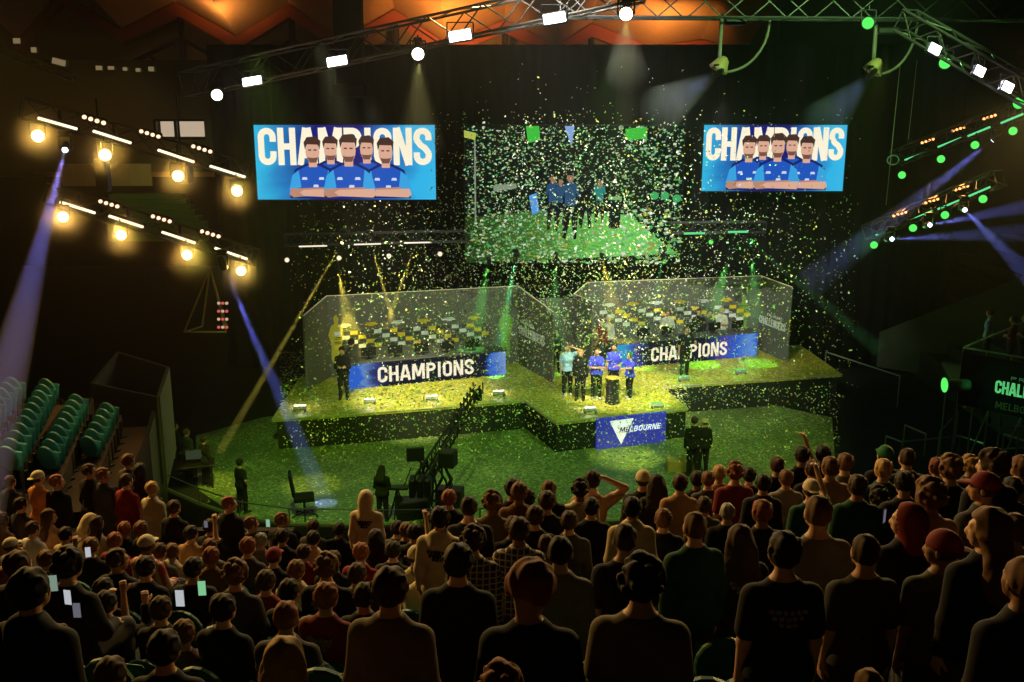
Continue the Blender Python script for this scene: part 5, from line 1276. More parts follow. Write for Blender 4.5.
# (x, y, head width, pose, hair, hair colour, top, top colour, label)
L_ = [
 # near figures along the bottom
 (390, 590, 40, 'stand', 'short', 'dark brown', 'jumper', 'grey brown', 'person standing tall in grey-brown jacket, dark round haircut, bottom centre-left'),
 (530, 590, 41, 'stand_down', 'bowl', 'auburn', 'hoodie', 'black', 'person with ginger bowl haircut in black jacket looking down at phone'),
 (641, 583, 42, 'stand', 'curly', 'black', 'tshirt', 'grey brown', 'person with dark curly hair in grey-brown tee, back to us, bottom centre'),
 (30, 592, 37, 'stand', 'short', 'black', 'hoodie', 'black', 'big dark-haired person in black jacket filling the bottom left corner'),
 (285, 662, 37, 'stand', 'long', 'blond', 'jumper', 'brown', 'person with long blond hair at the bottom edge'),
 (500, 690, 44, 'stand', 'curly', 'auburn', 'jumper', 'black', 'curly ginger head just showing at the bottom edge'),
 (868, 688, 34, 'stand', 'crop', 'brown', 'tshirt', 'dark grey', 'cropped brown head just showing at the bottom edge, right side'),
 (784, 553, 36, 'stand', 'short', 'black', 'tshirt', 'black', 'person in black printed tee standing with hands down, right of the empty green seats'),
 (865, 553, 33, 'stand', 'crop', 'dark brown', 'tshirt', 'dark grey', 'broad person in dark tee with pale neckline, short cropped hair, lower right'),
 (942, 549, 33, 'stand_look_left', 'capback', 'red', 'tshirt', 'olive', 'person with backward cap looking left, lower right'),
 (988, 530, 37, 'stand_look_left', 'long_wavy', 'brown', 'jumper', 'black', 'person with long wavy brown hair looking left near the right edge'),
 (1024, 582, 40, 'stand', 'crop', 'brown', 'jumper', 'black', 'person cut by the right edge, black jumper'),
 (818, 514, 29, 'stand', 'crop', 'brown', 'tshirt', 'grey', 'person with short brown hair in grey tee, pale strap on shoulder'),
 (930, 497, 28, 'stand', 'curly', 'brown', 'jumper', 'tan', 'person with curly brown hair in tan jacket with cream collar'),
 (907, 521, 27, 'stand_look_left', 'hood', 'red', 'hoodie', 'black', 'person in a dark red hood raising a hand with a phone'),
 (904, 484, 20, 'stand_phone', 'short', 'black', 'jumper', 'black', 'dark-haired person looking down, behind the dark red hood'),
 (857, 487, 19, 'stand', 'short', 'dark brown', 'jumper', 'dark green', 'person in dark green jumper standing left of the curly tan jacket'),
 (883, 470, 17, 'stand', 'short', 'blond', 'jumper', 'dark green', 'person with short blond hair, dark green top with grey stripe'),
 (695, 528, 26, 'stand', 'crop', 'brown', 'jumper', 'dark green', 'person in dark green jumper with cream collar, back turned, centre right'),
 (625, 540, 27, 'stand', 'crop', 'dark brown', 'tshirt', 'black', 'person with glasses pushed up on short hair, black top'),
 (663, 520, 18, 'stand', 'short', 'brown', 'jumper', 'black', 'brown-haired person in black just right of the cream hood'),
 (632, 509, 20, 'stand', 'short', 'black', 'hoodie', 'cream', 'black-haired person in cream hoodie in the middle of the centre block'),
 (560, 553, 29, 'stand', 'crop', 'black', 'jumper', 'grey', 'person in grey shirt behind the ginger bowl haircut'),
 (458, 563, 32, 'stand', 'short', 'black', 'jumper', 'black', 'tall person in black standing right of the grey-brown jacket'),
 (473, 541, 22, 'stand', 'curly', 'dark brown', 'jumper', 'dark grey', 'person with curly hair in black and white plaid shirt'),
 (519, 531, 22, 'stand', 'short', 'dark brown', 'jumper', 'dark green', 'person in dark green crew-neck between plaid shirt and grey shirt'),
 (546, 545, 20, 'stand', 'crop', 'dark brown', 'jumper', 'grey brown', 'close-cropped person with headphones band in the centre'),
 (569, 522, 19, 'stand', 'short', 'dark brown', 'jumper', 'dark grey', 'dark-haired person in charcoal, right of the green crew-neck'),
 (591, 508, 17, 'stand', 'short', 'black', 'jumper', 'black', 'person in black behind the one with round afro hair'),
 (580, 490, 17, 'stand', 'curly', 'black', 'jumper', 'cream', 'person with round black afro hair and pale top, front of centre block'),
 (592, 481, 13, 'stand_head', 'short', 'black', 'tshirt', 'tan', 'person in tan with one hand to their head before the stage'),
 (549, 490, 15, 'stand', 'crop', 'brown', 'jumper', 'black', 'brown cropped head at the front of the centre block'),
 (547, 502, 18, 'stand', 'short', 'dark brown', 'jumper', 'black', 'dark-haired person in black just behind the brown cropped head'),
 (527, 499, 18, 'stand', 'short', 'black', 'jumper', 'dark grey', 'black-haired person in charcoal, left of centre front'),
 (519, 493, 15, 'stand', 'short', 'brown', 'jumper', 'brown', 'brown-haired person half hidden left of centre front'),
 (513, 489, 14, 'stand', 'short', 'black', 'jumper', 'black', 'small dark head in front of the centre block'),
 (492, 503, 19, 'stand', 'curly', 'brown', 'jumper', 'grey brown', 'person with fluffy brown hair and grey-brown shoulders before the green floor'),
 (469, 508, 20, 'stand', 'crop', 'black', 'tshirt', 'black', 'person with flat-top black hair in black tee before the camera crane'),
 (449, 499, 15, 'stand', 'short', 'auburn', 'jumper', 'black', 'auburn-haired person standing below the camera crane'),
 (440, 519, 21, 'stand', 'short', 'black', 'hoodie', 'cream', 'person in cream printed hoodie below the camera crane'),
 (513, 527, 18, 'stand', 'short', 'dark brown', 'jumper', 'black', 'person in black with diagonal strap, left of green crew-neck'),
 (535, 517, 18, 'stand', 'short', 'dark brown', 'jumper', 'black', 'person between green crew-neck and front row in black'),
 (643, 480, 14, 'stand', 'cap', 'cream', 'jumper', 'black', 'small person with cap beside the long black hair, at the rail'),
 (657, 484, 15, 'stand', 'long', 'black', 'jumper', 'black', 'person with long black hair at the front, below the blue sign'),
 (680, 484, 17, 'stand', 'short', 'dark brown', 'jumper', 'tan', 'dark-haired person in tan right of the long black hair'),
 (697, 480, 14, 'stand', 'short', 'black', 'jumper', 'black', 'black-haired person by the wooden step, front row'),
 (719, 474, 13, 'stand', 'short', 'blond', 'jumper', 'tan', 'blond person in the front row left of the red shirt'),
 (708, 480, 15, 'stand', 'short', 'brown', 'jumper', 'dark grey', 'brown-haired person next to the blond one'),
 (735, 473, 16, 'stand', 'curly', 'auburn', 'tshirt', 'dark red', 'auburn-haired person in dark red shirt, front right'),
 (749, 476, 14, 'stand', 'short', 'black', 'jumper', 'black', 'black-haired person right of the dark red shirt'),
 (763, 484, 16, 'stand', 'short', 'black', 'jumper', 'black', 'black-haired person in black behind and right of the dark red shirt'),
 (777, 466, 13, 'stand', 'bun', 'dark brown', 'jumper', 'black', 'person with a dark bun at the front of the right block'),
 (786, 479, 16, 'stand', 'short', 'brown', 'jumper', 'grey', 'brown-haired person in grey near the dark bun'),
 (802, 456, 13, 'stand_film', 'short', 'black', 'jumper', 'black', 'tall black-haired person in front right row with raised arm'),
 (823, 455, 12, 'stand', 'short', 'black', 'jumper', 'black', 'black-haired person at the very front, far right block'),
 (830, 468, 17, 'stand', 'short', 'brown', 'jumper', 'tan', 'brown-haired person in tan shirt, front of right block'),
 (845, 464, 15, 'stand', 'short', 'brown', 'jumper', 'olive', 'brown-haired person in olive, next to the tan shirt'),
 (811, 490, 18, 'stand_film', 'capback', 'cream', 'tshirt', 'dark green', 'person in cream backward cap raising an arm, right block'),
 (812, 470, 15, 'stand', 'short', 'dark brown', 'jumper', 'black', 'dark-haired person in black between raised arm and tan shirt'),
 (727, 513, 17, 'stand', 'crop', 'grey', 'jumper', 'black', 'grey-cropped person right of the dark green jumper'),
 (762, 513, 21, 'stand', 'short', 'auburn', 'jumper', 'black', 'person with auburn hair in black, centre of right block'),
 (704, 506, 17, 'stand', 'short', 'dark brown', 'jumper', 'olive', 'dark-haired person in olive above the dark green jumper'),
 (740, 541, 25, 'stand', 'long', 'dark brown', 'jumper', 'black', 'person with long dark brown hair in black, left of the printed tee'),
 (878, 498, 18, 'stand', 'curly', 'black', 'jumper', 'black', 'black curly head left of the curly tan jacket'),
 (907, 459, 15, 'stand', 'crop', 'dark brown', 'jumper', 'black', 'dark cropped head below the right scaffold, left one'),
 (885, 456, 10, 'stand', 'cap', 'green', 'jumper', 'black', 'person in a bright green cap, front of right block'),
 (937, 468, 16, 'stand', 'short', 'auburn', 'jumper', 'black', 'auburn-haired person below the scaffold, left of a pair'),
 (950, 470, 19, 'stand', 'curly', 'brown', 'jumper', 'black', 'brown curly person below the scaffold, right of a pair'),
 (970, 466, 14, 'stand', 'curly', 'blond', 'jumper', 'olive', 'person with messy blond hair below the scaffold'),
 (992, 466, 22, 'stand_look_left', 'curly', 'dark brown', 'jumper', 'black', 'dark curly person turning left below the scaffold banner'),
 (984, 488, 24, 'stand_look_left', 'cap', 'red', 'jumper', 'dark grey', 'person in dark red cap with brim to the left, right side'),
 (1012, 489, 22, 'stand', 'short', 'black', 'jumper', 'black', 'black-haired person near the right edge above the wavy hair'),
 (1021, 468, 20, 'stand', 'short', 'brown', 'jumper', 'tan', 'brown-haired person cut by the right edge below the banner'),
 (1014, 530, 26, 'stand', 'short', 'brown', 'jumper', 'tan', 'person in tan coat half hidden by wavy hair'),
 # left block, far standing group
 (57, 482, 13, 'stand_look_right', 'short', 'auburn', 'jumper', 'black', 'auburn-haired person in black standing left of the empty teal seats, face to the stage'),
 (38, 478, 13, 'stand_fold', 'capback', 'cream', 'jumper', 'orange', 'person in burnt-orange jacket with pale cap below the teal seats'),
 (89, 471, 12, 'stand_look_right', 'short', 'dark brown', 'jumper', 'black', 'dark-haired person in black by the middle row of teal seats'),
 (103, 475, 13, 'stand_look_right', 'short', 'brown', 'jumper', 'dark grey', 'brown-haired person in charcoal left of the red jacket'),
 (126, 481, 13, 'stand', 'short', 'dark brown', 'jumper', 'red', 'person in red jacket and khaki trousers standing by the gangway'),
 (152, 489, 12, 'stand', 'short', 'blond', 'jumper', 'cream', 'blond person in cream jacket standing right of the red jacket'),
 (140, 471, 13, 'stand', 'long', 'black', 'jumper', 'black', 'person with long black hair by the end of the pale gangway wall'),
 (128, 461, 10, 'stand', 'short', 'brown', 'jumper', 'dark grey', 'brown-haired person against the pale gangway wall'),
 (174, 508, 12, 'stand', 'short', 'dark brown', 'jumper', 'black', 'dark-haired person in black just inside the curved barrier'),
 (229, 504, 12, 'stand_look_right', 'crop', 'auburn', 'jumper', 'black', 'person in long black coat standing tall at the curved barrier'),
 (10, 482, 12, 'stand', 'short', 'dark brown', 'jumper', 'dark grey', 'person in the blue haze at the far left'),
 (22, 505, 13, 'sit', 'short', 'black', 'jumper', 'dark grey', 'dark person sitting at the far left below the blue haze'),
 (3, 520, 15, 'sit', 'short', 'dark brown', 'jumper', 'tan', 'person in tan cut by the left edge'),
 (34, 529, 15, 'sit', 'short', 'dark brown', 'tshirt', 'white', 'dark-haired person in a big white shirt, far left'),
 (50, 517, 15, 'sit_look_right', 'long', 'dark brown', 'jumper', 'tan', 'person with long dark brown hair in tan, behind the white shirt'),
 (67, 535, 14, 'sit', 'short', 'black', 'tshirt', 'cream', 'dark-haired person in cream tee right of the white shirt'),
 (98, 524, 14, 'sit', 'long', 'dark brown', 'jumper', 'cream', 'person with dark hair in cream jacket left of the red top'),
 (84, 521, 13, 'sit_lean', 'hood', 'cream', 'hoodie', 'cream', 'person in pale yellow hood bent forward'),
 (116, 541, 17, 'sit', 'short', 'auburn', 'tshirt', 'red', 'auburn-haired person in bright red top, left block'),
 (20, 566, 22, 'sit', 'short', 'dark brown', 'jumper', 'black', 'dark head above the big figure in the bottom left corner'),
 (47, 560, 18, 'sit_film', 'short', 'brown', 'jumper', 'dark grey', 'brown-haired person with raised phone, left edge block'),
 (70, 566, 25, 'sit', 'curly', 'black', 'jumper', 'black', 'person with big black curly hair, left block'),
 (4, 577, 17, 'sit', 'short', 'auburn', 'jumper', 'dark grey', 'auburn head at the left edge'),
 (119, 560, 19, 'sit_look_right', 'short', 'dark brown', 'jumper', 'black', 'dark-haired person right behind the bright red top'),
 (105, 590, 20, 'sit', 'short', 'black', 'jumper', 'black', 'black-haired person in black, lower left block'),
 (148, 545, 16, 'sit', 'cap', 'cream', 'jumper', 'tan', 'person in pale cap and red striped shirt, left block'),
 (147, 568, 21, 'sit', 'short', 'black', 'jumper', 'black', 'black-haired person in black below the pale cap'),
 (160, 552, 15, 'sit', 'short', 'dark brown', 'jumper', 'dark grey', 'dark head between the pale cap and the cream hood'),
 (173, 552, 14, 'sit', 'short', 'brown', 'hoodie', 'cream', 'brown-haired person in cream hoodie, left block'),
 (192, 534, 14, 'sit_film', 'short', 'black', 'jumper', 'tan', 'person in tan raising a phone near the curved barrier'),
 (211, 527, 13, 'sit', 'short', 'dark brown', 'jumper', 'black', 'dark person close to the tall black coat'),
 (194, 569, 20, 'sit', 'short', 'black', 'tshirt', 'black', 'black-haired person left of the glowing green phone'),
 (212, 557, 17, 'sit', 'short', 'auburn', 'jumper', 'brown', 'auburn-haired person in brown, behind the green phone'),
 (211, 547, 14, 'sit', 'short', 'brown', 'jumper', 'grey', 'brown-haired person one row ahead of the brown jumper'),
 (236, 575, 22, 'sit', 'curly', 'brown', 'jumper', 'dark grey', 'person with fluffy brown hair and dark backpack'),
 (249, 547, 17, 'sit', 'short', 'auburn', 'jumper', 'dark grey', 'auburn-haired person in charcoal below the tall black coat'),
 (252, 524, 14, 'sit_look_right', 'short', 'brown', 'jumper', 'dark grey', 'brown-haired person beside the tall black coat'),
 (262, 541, 13, 'sit', 'short', 'grey', 'jumper', 'grey', 'grey-haired person in grey near the barrier'),
 (283, 520, 13, 'sit_look_right', 'short', 'brown', 'jumper', 'black', 'person with brown hair looking right below the swivel chair'),
 (283, 537, 14, 'sit', 'short', 'black', 'jumper', 'black', 'black-haired person one row behind the one looking right'),
 (314, 527, 12, 'sit', 'short', 'dark brown', 'jumper', 'dark grey', 'dark head before the barrier under the swivel chair'),
 (314, 539, 14, 'sit', 'short', 'black', 'jumper', 'cream', 'black-haired person with broad cream shoulders under the swivel chair'),
 (340, 530, 12, 'sit', 'short', 'black', 'jumper', 'black', 'black-haired person in black where the blue beam lands'),
 (275, 557, 16, 'sit', 'cap', 'red', 'jumper', 'black', 'person in a bright red cap, left block'),
 (297, 571, 16, 'sit', 'short', 'brown', 'hoodie', 'cream', 'person in cream hoodie right of the red cap'),
 (304, 553, 14, 'sit', 'short', 'dark brown', 'jumper', 'red', 'person in red behind the cream shoulders'),
 (327, 568, 23, 'sit', 'curly', 'brown', 'tshirt', 'black', 'person with fluffy brown hair in black printed tee'),
 (290, 592, 22, 'sit', 'short', 'black', 'hoodie', 'black', 'black hooded-jacket person ahead of the striped sweater'),
 (287, 618, 29, 'sit', 'crop', 'auburn', 'jumper', 'dark grey', 'person with reddish crop in black sweater with pale stripes'),
 (225, 610, 27, 'sit', 'short', 'black', 'jumper', 'black', 'broad black-clad person left of the striped sweater'),
 (88, 613, 21, 'sit_film', 'short', 'brown', 'jumper', 'dark grey', 'light-brown-haired person filming, lower left'),
 (107, 604, 21, 'sit_film_both', 'short', 'black', 'jumper', 'black', 'black-haired person filming with both hands, lower left'),
 (162, 610, 21, 'sit', 'short', 'dark brown', 'jumper', 'black', 'dark person in black, lower left between two filmers'),
 (185, 634, 24, 'sit', 'short', 'brown', 'jumper', 'brown', 'brown head above the broad black-clad person'),
 (112, 676, 30, 'sit', 'short', 'dark brown', 'jumper', 'dark grey', 'dark head at the bottom edge, left part'),
 (165, 650, 29, 'stand', 'short', 'black', 'jumper', 'black', 'large black figure at the bottom edge between the left heads'),
 (60, 640, 26, 'sit', 'short', 'dark brown', 'hoodie', 'cream', 'person in cream hood trim hidden by the bottom left figure'),
 (362, 553, 16, 'sit', 'short', 'auburn', 'jumper', 'red', 'auburn-haired person with red scarf below the hooded figure'),
 (377, 539, 15, 'sit', 'long', 'black', 'jumper', 'black', 'person with long black hair below the hooded figure'),
 (394, 551, 16, 'sit', 'short', 'black', 'jumper', 'black', 'black head above the grey-brown jacket'),
 (398, 529, 13, 'sit', 'short', 'black', 'jumper', 'dark grey', 'dark head right of the hooded figure'),
 (407, 531, 11, 'sit_film', 'short', 'brown', 'jumper', 'dark grey', 'person lifting a phone right of the hooded figure'),
 (415, 533, 11, 'sit', 'short', 'black', 'jumper', 'black', 'small dark head left of the cream printed hoodie'),
 (422, 571, 19, 'sit', 'short', 'black', 'jumper', 'cream', 'dark-haired person in cream right of the grey-brown jacket'),
 (365, 597, 23, 'sit', 'short', 'black', 'jumper', 'black', 'dark head half hidden by the grey-brown jacket'),
 (334, 561, 16, 'sit', 'short', 'dark brown', 'jumper', 'black', 'dark head below the fallen blue beam light'),
 (358, 575, 17, 'sit', 'short', 'dark brown', 'jumper', 'dark grey', 'dark head right of the printed black tee'),
 (366, 499, 14, 'stand', 'hood', 'cream', 'hoodie', 'cream', 'hooded person in cream printed hoodie standing at the barrier'),
]
def extras():
    out = []
    grid = [(x, y) for y in range(520, 600, 13) for x in range(8, 420, 17)]
    rnd = random.Random(3)
    words = [('short', 'black', 'black-haired'), ('short', 'dark brown', 'dark-brown-haired'), ('short', 'brown', 'brown-haired'), ('long', 'dark brown', 'long-haired'), ('crop', 'black', 'close-cropped'), ('curly', 'dark brown', 'curly-haired'), ('cap', 'cream', 'pale-capped'), ('short', 'auburn', 'auburn-haired')]
    for gx, gy in grid:
        x = gx + rnd.uniform(-5, 5); y = gy + rnd.uniform(-4, 4)
        w_ = 11.5 + max(0, (y - 515)) * .135
        if y < 524 + (0 if x < 160 else 6): continue
        if any(abs(x - l[0]) < (w_ + l[2]) * .52 and -(w_ + l[2]) * .35 < y - l[1] < (w_ + l[2]) * .62 for l in L_ + out): continue
        h_, hc, wd = rnd.choice(words); tc = rnd.choice(['black', 'black', 'dark grey', 'grey', 'navy', 'brown', 'tan', 'olive', 'dark red', 'cream'])
        out.append((x, y, w_, 'sit', h_, hc, 'jumper', tc, (wd, tc)))
    return out
EX = extras()
NAMED = [(l[0], l[1], l[8]) for l in L_]
SHORT = [(126, 481, 'the red jacket'), (229, 504, 'the tall black coat'), (366, 499, 'the cream hooded figure'), (34, 529, 'the big white shirt'), (116, 541, 'the bright red top'), (275, 557, 'the bright red cap'), (70, 566, 'the big black curls'),
         (236, 575, 'the dark backpack'), (287, 618, 'the striped sweater'), (327, 568, 'the printed black tee'), (390, 590, 'the grey-brown jacket'), (202, 588, 'the glowing green phone'), (30, 592, 'the big bottom left figure'), (173, 552, 'the cream hoodie'), (314, 539, 'the broad cream shoulders'), (192, 534, 'the raised phone in tan hands'), (440, 519, 'the cream printed hoodie')]
seen = set()
for i, l in enumerate(sorted(L_, key=lambda q: -q[2])):
    x, y, w_, pose, h_, hc, top, tc, lab = l
    tm = None; leg = 'dark grey'
    if 'plaid' in lab: tm = PL_
    if 'pale stripes' in lab: tm = ST_
    if 'red striped' in lab: tm = RS_
    if 'khaki' in lab: leg = 'khaki'
    turn = 0.0
    if x > 690 and w_ > 20: turn = .18
    crowd(x, y, w_, pose, h_, hc, top, tc, lab, leg, [0, 0, 1, 0, 2, 0, 1][i % 7] if 'blond' not in lab else 0, turn + random.uniform(-.12, .12), tm, group='spectators')
for (x, y, w_, pose, h_, hc, top, tc, (wd, tc2)) in EX:
    sx, sy, nm = min(SHORT, key=lambda q: math.hypot(q[0] - x, (q[1] - y) * 1.3))
    dx, dy = x - sx, y - sy; dirs = ('left of' if dx < 0 else 'right of') if abs(dx) > abs(dy) else ('ahead of' if dy < 0 else 'behind')
    lab = '%s spectator in %s seated %s %s' % (wd, tc2, dirs, nm)
    for extra in ('', ', a little lower', ', a little higher', ', farther off', ', in the gap between two heads'):
        if lab + extra not in seen: lab += extra; break
    if lab in seen: lab = '%s, %s' % (lab, 'head half hidden')
    seen.add(lab)
    crowd(x, y, w_, pose, h_, hc, top, tc, lab, 'dark grey', random.choice([0, 0, 1, 2]), random.uniform(-.2, .3), group='spectators')

# phones held up, each where a hand is
def phone(px_, py_, Y, screen, label, rot=0.0, size=1.0, lit=1.2):
    p = at(px_, py_, Y); t = thing('phone', label, 'phone', p, (0, 0, rot), 'held phones')
    MB().box((0, 0, 0), (.062 * size, .010, .125 * size), bev=.004).build('case', DARKM, t)
    MB().box((0, -.006, 0), (.054 * size, .002, .112 * size)).build('screen', emat('phone_' + screen[0], screen[1], lit), t)
    return t
for px_, py_, w_, scr, lb, rt, sz in [(202, 588, 21, ('green', (.35, .9, .45)), 'phone with a glowing green and white screen in the left block', .1, 1.35), (88, 552, 16, ('white', (.75, .8, .85)), 'phone with white screen left of the bright red top', .3, 1.2),
      (53, 583, 24, ('mix', (.30, .45, .35)), 'phone with greenish screen above the bottom left figure', .2, 1.3), (68, 597, 24, ('white', (.75, .8, .85)), 'phone lying sideways with white screen above the bottom left figure', -.2, 1.2),
      (180, 598, 23, ('white', (.75, .8, .85)), 'phone with bright white screen left of the glowing green phone', 0, 1.4), (206, 524, 13, ('dim', (.2, .2, .25)), 'dark phone lifted near the curved barrier', 0, 1.0),
      (268, 523, 13, ('dgreen', (.4, .7, .5)), 'small phone glowing between tall black coat and swivel chair', 0, 1.1), (352, 532, 13, ('glow', (1, 1, 1)), 'phone torch glaring white left of the hooded figure', 0, 1.2),
      (553, 637, 38, ('dim', (.2, .2, .25)), 'phone held by the ginger bowl haircut', .9, 1.0), (884, 516, 24, ('dim', (.2, .2, .25)), 'phone held up left of the dark red hood', .9, 1.0), (77, 610, 24, ('dim', (.2, .2, .25)), 'dark phone held by the light-brown-haired filmer', 0, 1.2), (405, 540, 12, ('glow2', (.8, .85, 1)), 'tiny phone glow right of the hooded figure', 0, 1.1)]:
    phone(px_, py_, F * .2 / w_ * .93, scr, lb, rt, sz, 3 if 'glow' in scr[0] else .6)

# stadium seats under sitters and the empty green ones that show
gp = None
for i, (X, Y, z, rz, x, y, w_) in enumerate(SITTERS):
    lab = 'dark green stadium seat with a spectator sitting in it'
    if w_ < 15.5: continue
    s_ = seat_proto('stadium_seat', lab, GSEAT, False, 'occupied green seats') if gp is None else copy_tree(gp)
    gp = gp or s_
    s_.location = (X + math.sin(rz) * .12, Y - math.cos(rz) * .12, z); s_.rotation_euler = (0, 0, rz); s_['label'] = lab; s_['group'] = 'occupied green seats'
ge = None
def empty_seat(px_, py_, Yg, label):
    global ge
    d = D(px_, py_); X = d[0] / d[1] * Yg; z = Tz(X, Yg); 
    s_ = seat_proto('stadium_seat', label, GSEAT, True, 'empty green seats') if ge is None else copy_tree(ge)
    ge = ge or s_
    s_.location = (X, Yg, z); s_.rotation_euler = (0, 0, face_yaw((X, Yg))); s_['label'] = label; s_['group'] = 'empty green seats'
for px_, Yg, lb in [(700, 6.0, 'empty green seat at the bottom right of centre, nearest the curly-haired back'), (738, 6.0, 'empty green seat at the bottom, next to the printed black tee'), (718, 7.0, 'empty green seat one row ahead, under the green jumper'), (655, 6.0, 'empty green seat cut by the bottom edge, right of centre'),
      (755, 7.0, 'empty green seat cut by the bottom edge, farther right'), (325, 7.2, 'empty green seat between striped sweater and grey-brown jacket'), (438, 6.6, 'empty green seat right of the grey-brown jacket'), (335, 6.1, 'empty green seat at the bottom, left of the grey-brown jacket'), (128, 7.2, 'empty green seat in the lower left between filming spectators'), (596, 6.2, 'empty green seat between ginger bowl haircut and curly back')]:
    empty_seat(px_, 640, Yg, lb)
# ------------------------------------------------------------------ people on the stage and the floor
def stageman(x, yfeet, hpx, pose, turn_to, hair, hc, top, tc, leg, label, z=SD, skin=0, group=None, tm=None):
    p = on(x, yfeet, z); d = math.hypot(p.y, 12 - z) ; depth = p.y * cp + (CZ - z) * sp
    hh = hpx * depth / F / (cp * 1.0); s = max(.95, min(1.22, hh / 1.80))
    rz = math.atan2(turn_to[1] - p.y, turn_to[0] - p.x) - math.pi / 2
    return make_person(p, rz, s, pose, hair, hc, top, tc, leg, skin, label, group, topmaterial=tm)
JER = mat('jersey_blue', (.06, .07, .95), .6, noise=.3, scale=9)
JERL = mat('jersey_pale', (.30, .50, 1.0), .6, noise=.5, scale=9)
C0 = (0, 0)
stageman(567, 396, 54, 'cheer', (3, 20), 'short', 'brown', 'tshirt', 'light blue', 'black', 'player in pale blue jersey raising an arm, leftmost on the apron', group='players', tm=JERL)
stageman(580, 400, 52, 'stand', (-1, 20), 'short', 'blond', 'jumper', 'black', 'black', 'person in black tracksuit between the pale and dark blue jerseys', group='players')
stageman(596, 399, 53, 'stand_fold', (2, 20), 'short', 'dark brown', 'tshirt', 'royal blue', 'black', 'player in dark blue jersey with folded arms left of the trophy stand', group='players', tm=JER)
stageman(613, 394, 52, 'stand', (1, 20), 'short', 'dark brown', 'tshirt', 'royal blue', 'black', 'player in dark blue jersey right behind the trophy stand', group='players', tm=JER)
stageman(629, 399, 48, 'shake', (1, 33), 'short', 'green', 'tshirt', 'royal blue', 'black', 'green-haired player leaning towards the trophy stand from the right', group='players', tm=JER)
stageman(556, 372, 46, 'stand_phone', (1, 20), 'short', 'black', 'jumper', 'black', 'black', 'person in black behind the players, by the divider panel')
stageman(583, 368, 46, 'stand', (1, 20), 'short', 'brown', 'jumper', 'grey', 'dark grey', 'person in grey standing behind the folded-arms player')
stageman(591, 366, 46, 'stand_phone', (1, 20), 'short', 'dark brown', 'jumper', 'tan', 'dark grey', 'person in tan standing at the left end of the right desk')
stageman(600, 364, 46, 'stand', (3, 20), 'short', 'black', 'jumper', 'dark red', 'dark grey', 'person in dark red standing at the left end of the right desk')
stageman(607, 361, 46, 'stand', (3, 20), 'cap', 'cream', 'jumper', 'white', 'dark grey', 'person in white with pale cap just left of the right desk')
stageman(666, 355, 46, 'stand_fold', (6, 20), 'short', 'auburn', 'jumper', 'white', 'dark grey', 'person in pale pink-white jumper behind the right desk')
stageman(684, 376, 52, 'walk_out', (7, 20), 'short', 'dark brown', 'tshirt', 'black', 'black', 'person in black tee jumping in front of the champions letters', skin=1)
stageman(697, 354, 46, 'stand', (7, 20), 'short', 'black', 'jumper', 'black', 'black', 'person in black behind the right desk, left of the white tee')
stageman(708, 353, 44, 'stand', (7, 20), 'short', 'black', 'jumper', 'dark grey', 'black', 'person in charcoal behind the right desk near the white tee')
stageman(719, 352, 46, 'stand_fold', (7, 20), 'bald', 'black', 'tshirt', 'white', 'dark grey', 'bald person in white tee behind the right desk')
stageman(344, 399, 54, 'stand_phone', (-5, 20), 'short', 'black', 'jumper', 'black', 'black', 'camera operator in black at the left end of the left desk')
stageman(353, 388, 50, 'stand', (-3, 46), 'curly', 'black', 'jumper', 'dark grey', 'black', 'crew member in charcoal beside the operator at the left desk')
# on the arena floor
stageman(243, 513, 57, 'stand_hips', (2, 40), 'short', 'black', 'tshirt', 'black', 'black', 'crew member in black tee with one hand on hip on the green floor', 0)
stageman(383, 521, 58, 'stand_phone', (-1, 45), 'long', 'black', 'jumper', 'black', 'black', 'long-haired crane operator in black standing at the camera crane', 0)
stageman(692, 476, 62, 'stand', (5, 45), 'short', 'dark brown', 'jumper', 'black', 'black', 'crew member in black before the right corner of the apron', 0)
stageman(702, 474, 58, 'stand_look_left', (5, 45), 'capback', 'cream', 'jumper', 'black', 'black', 'second crew member in black with pale cap beside the apron corner', 0)
stageman(190, 480, 54, 'stand', (0, 45), 'short', 'brown', 'jumper', 'dark grey', 'black', 'crew member standing at the control table on the left', 0)
stageman(178, 474, 54, 'stand_look_right', (0, 45), 'short', 'black', 'jumper', 'black', 'black', 'crew member in black behind the control table on the left', 0)
stageman(207, 486, 52, 'stand', (0, 45), 'short', 'black', 'jumper', 'black', 'black', 'crew member in black right of the control table', 0)

# control table with mixing gear
p = on(185, 488, 0); t = thing('control_table', 'black control table with tilted gear at the left of the floor', 'table', p, (0, 0, .3))
MB().box((0, 0, .78), (1.9, .8, .05), bev=.01).build('table_top', DARKM, t)
for sx in (-.85, .85):
    for sy in (-.32, .32): MB().tube((sx, sy, 0), (sx, sy, .76), .025, n=6).build('leg', STEEL, t)
for i, sx in enumerate((-.5, .35)):
    m = thing('control_monitor', ['monitor on the left half of the control table', 'monitor on the right half of the control table'][i], 'monitor', p + Vector((sx, .05, .81)), (0, 0, .3), 'control monitors')
    MB().box((0, 0, .3), (.55, .05, .34), bev=.01).build('screen_housing', DARKM, m); MB().box((0, -.028, .3), (.5, .006, .29)).build('screen', emat('control_screen', (.14, .2, .1), .2), m)
    MB().tube((0, 0, 0), (0, 0, .2), .02, n=6).box((0, 0, .01), (.22, .16, .02)).build('stand', DARKM, m)

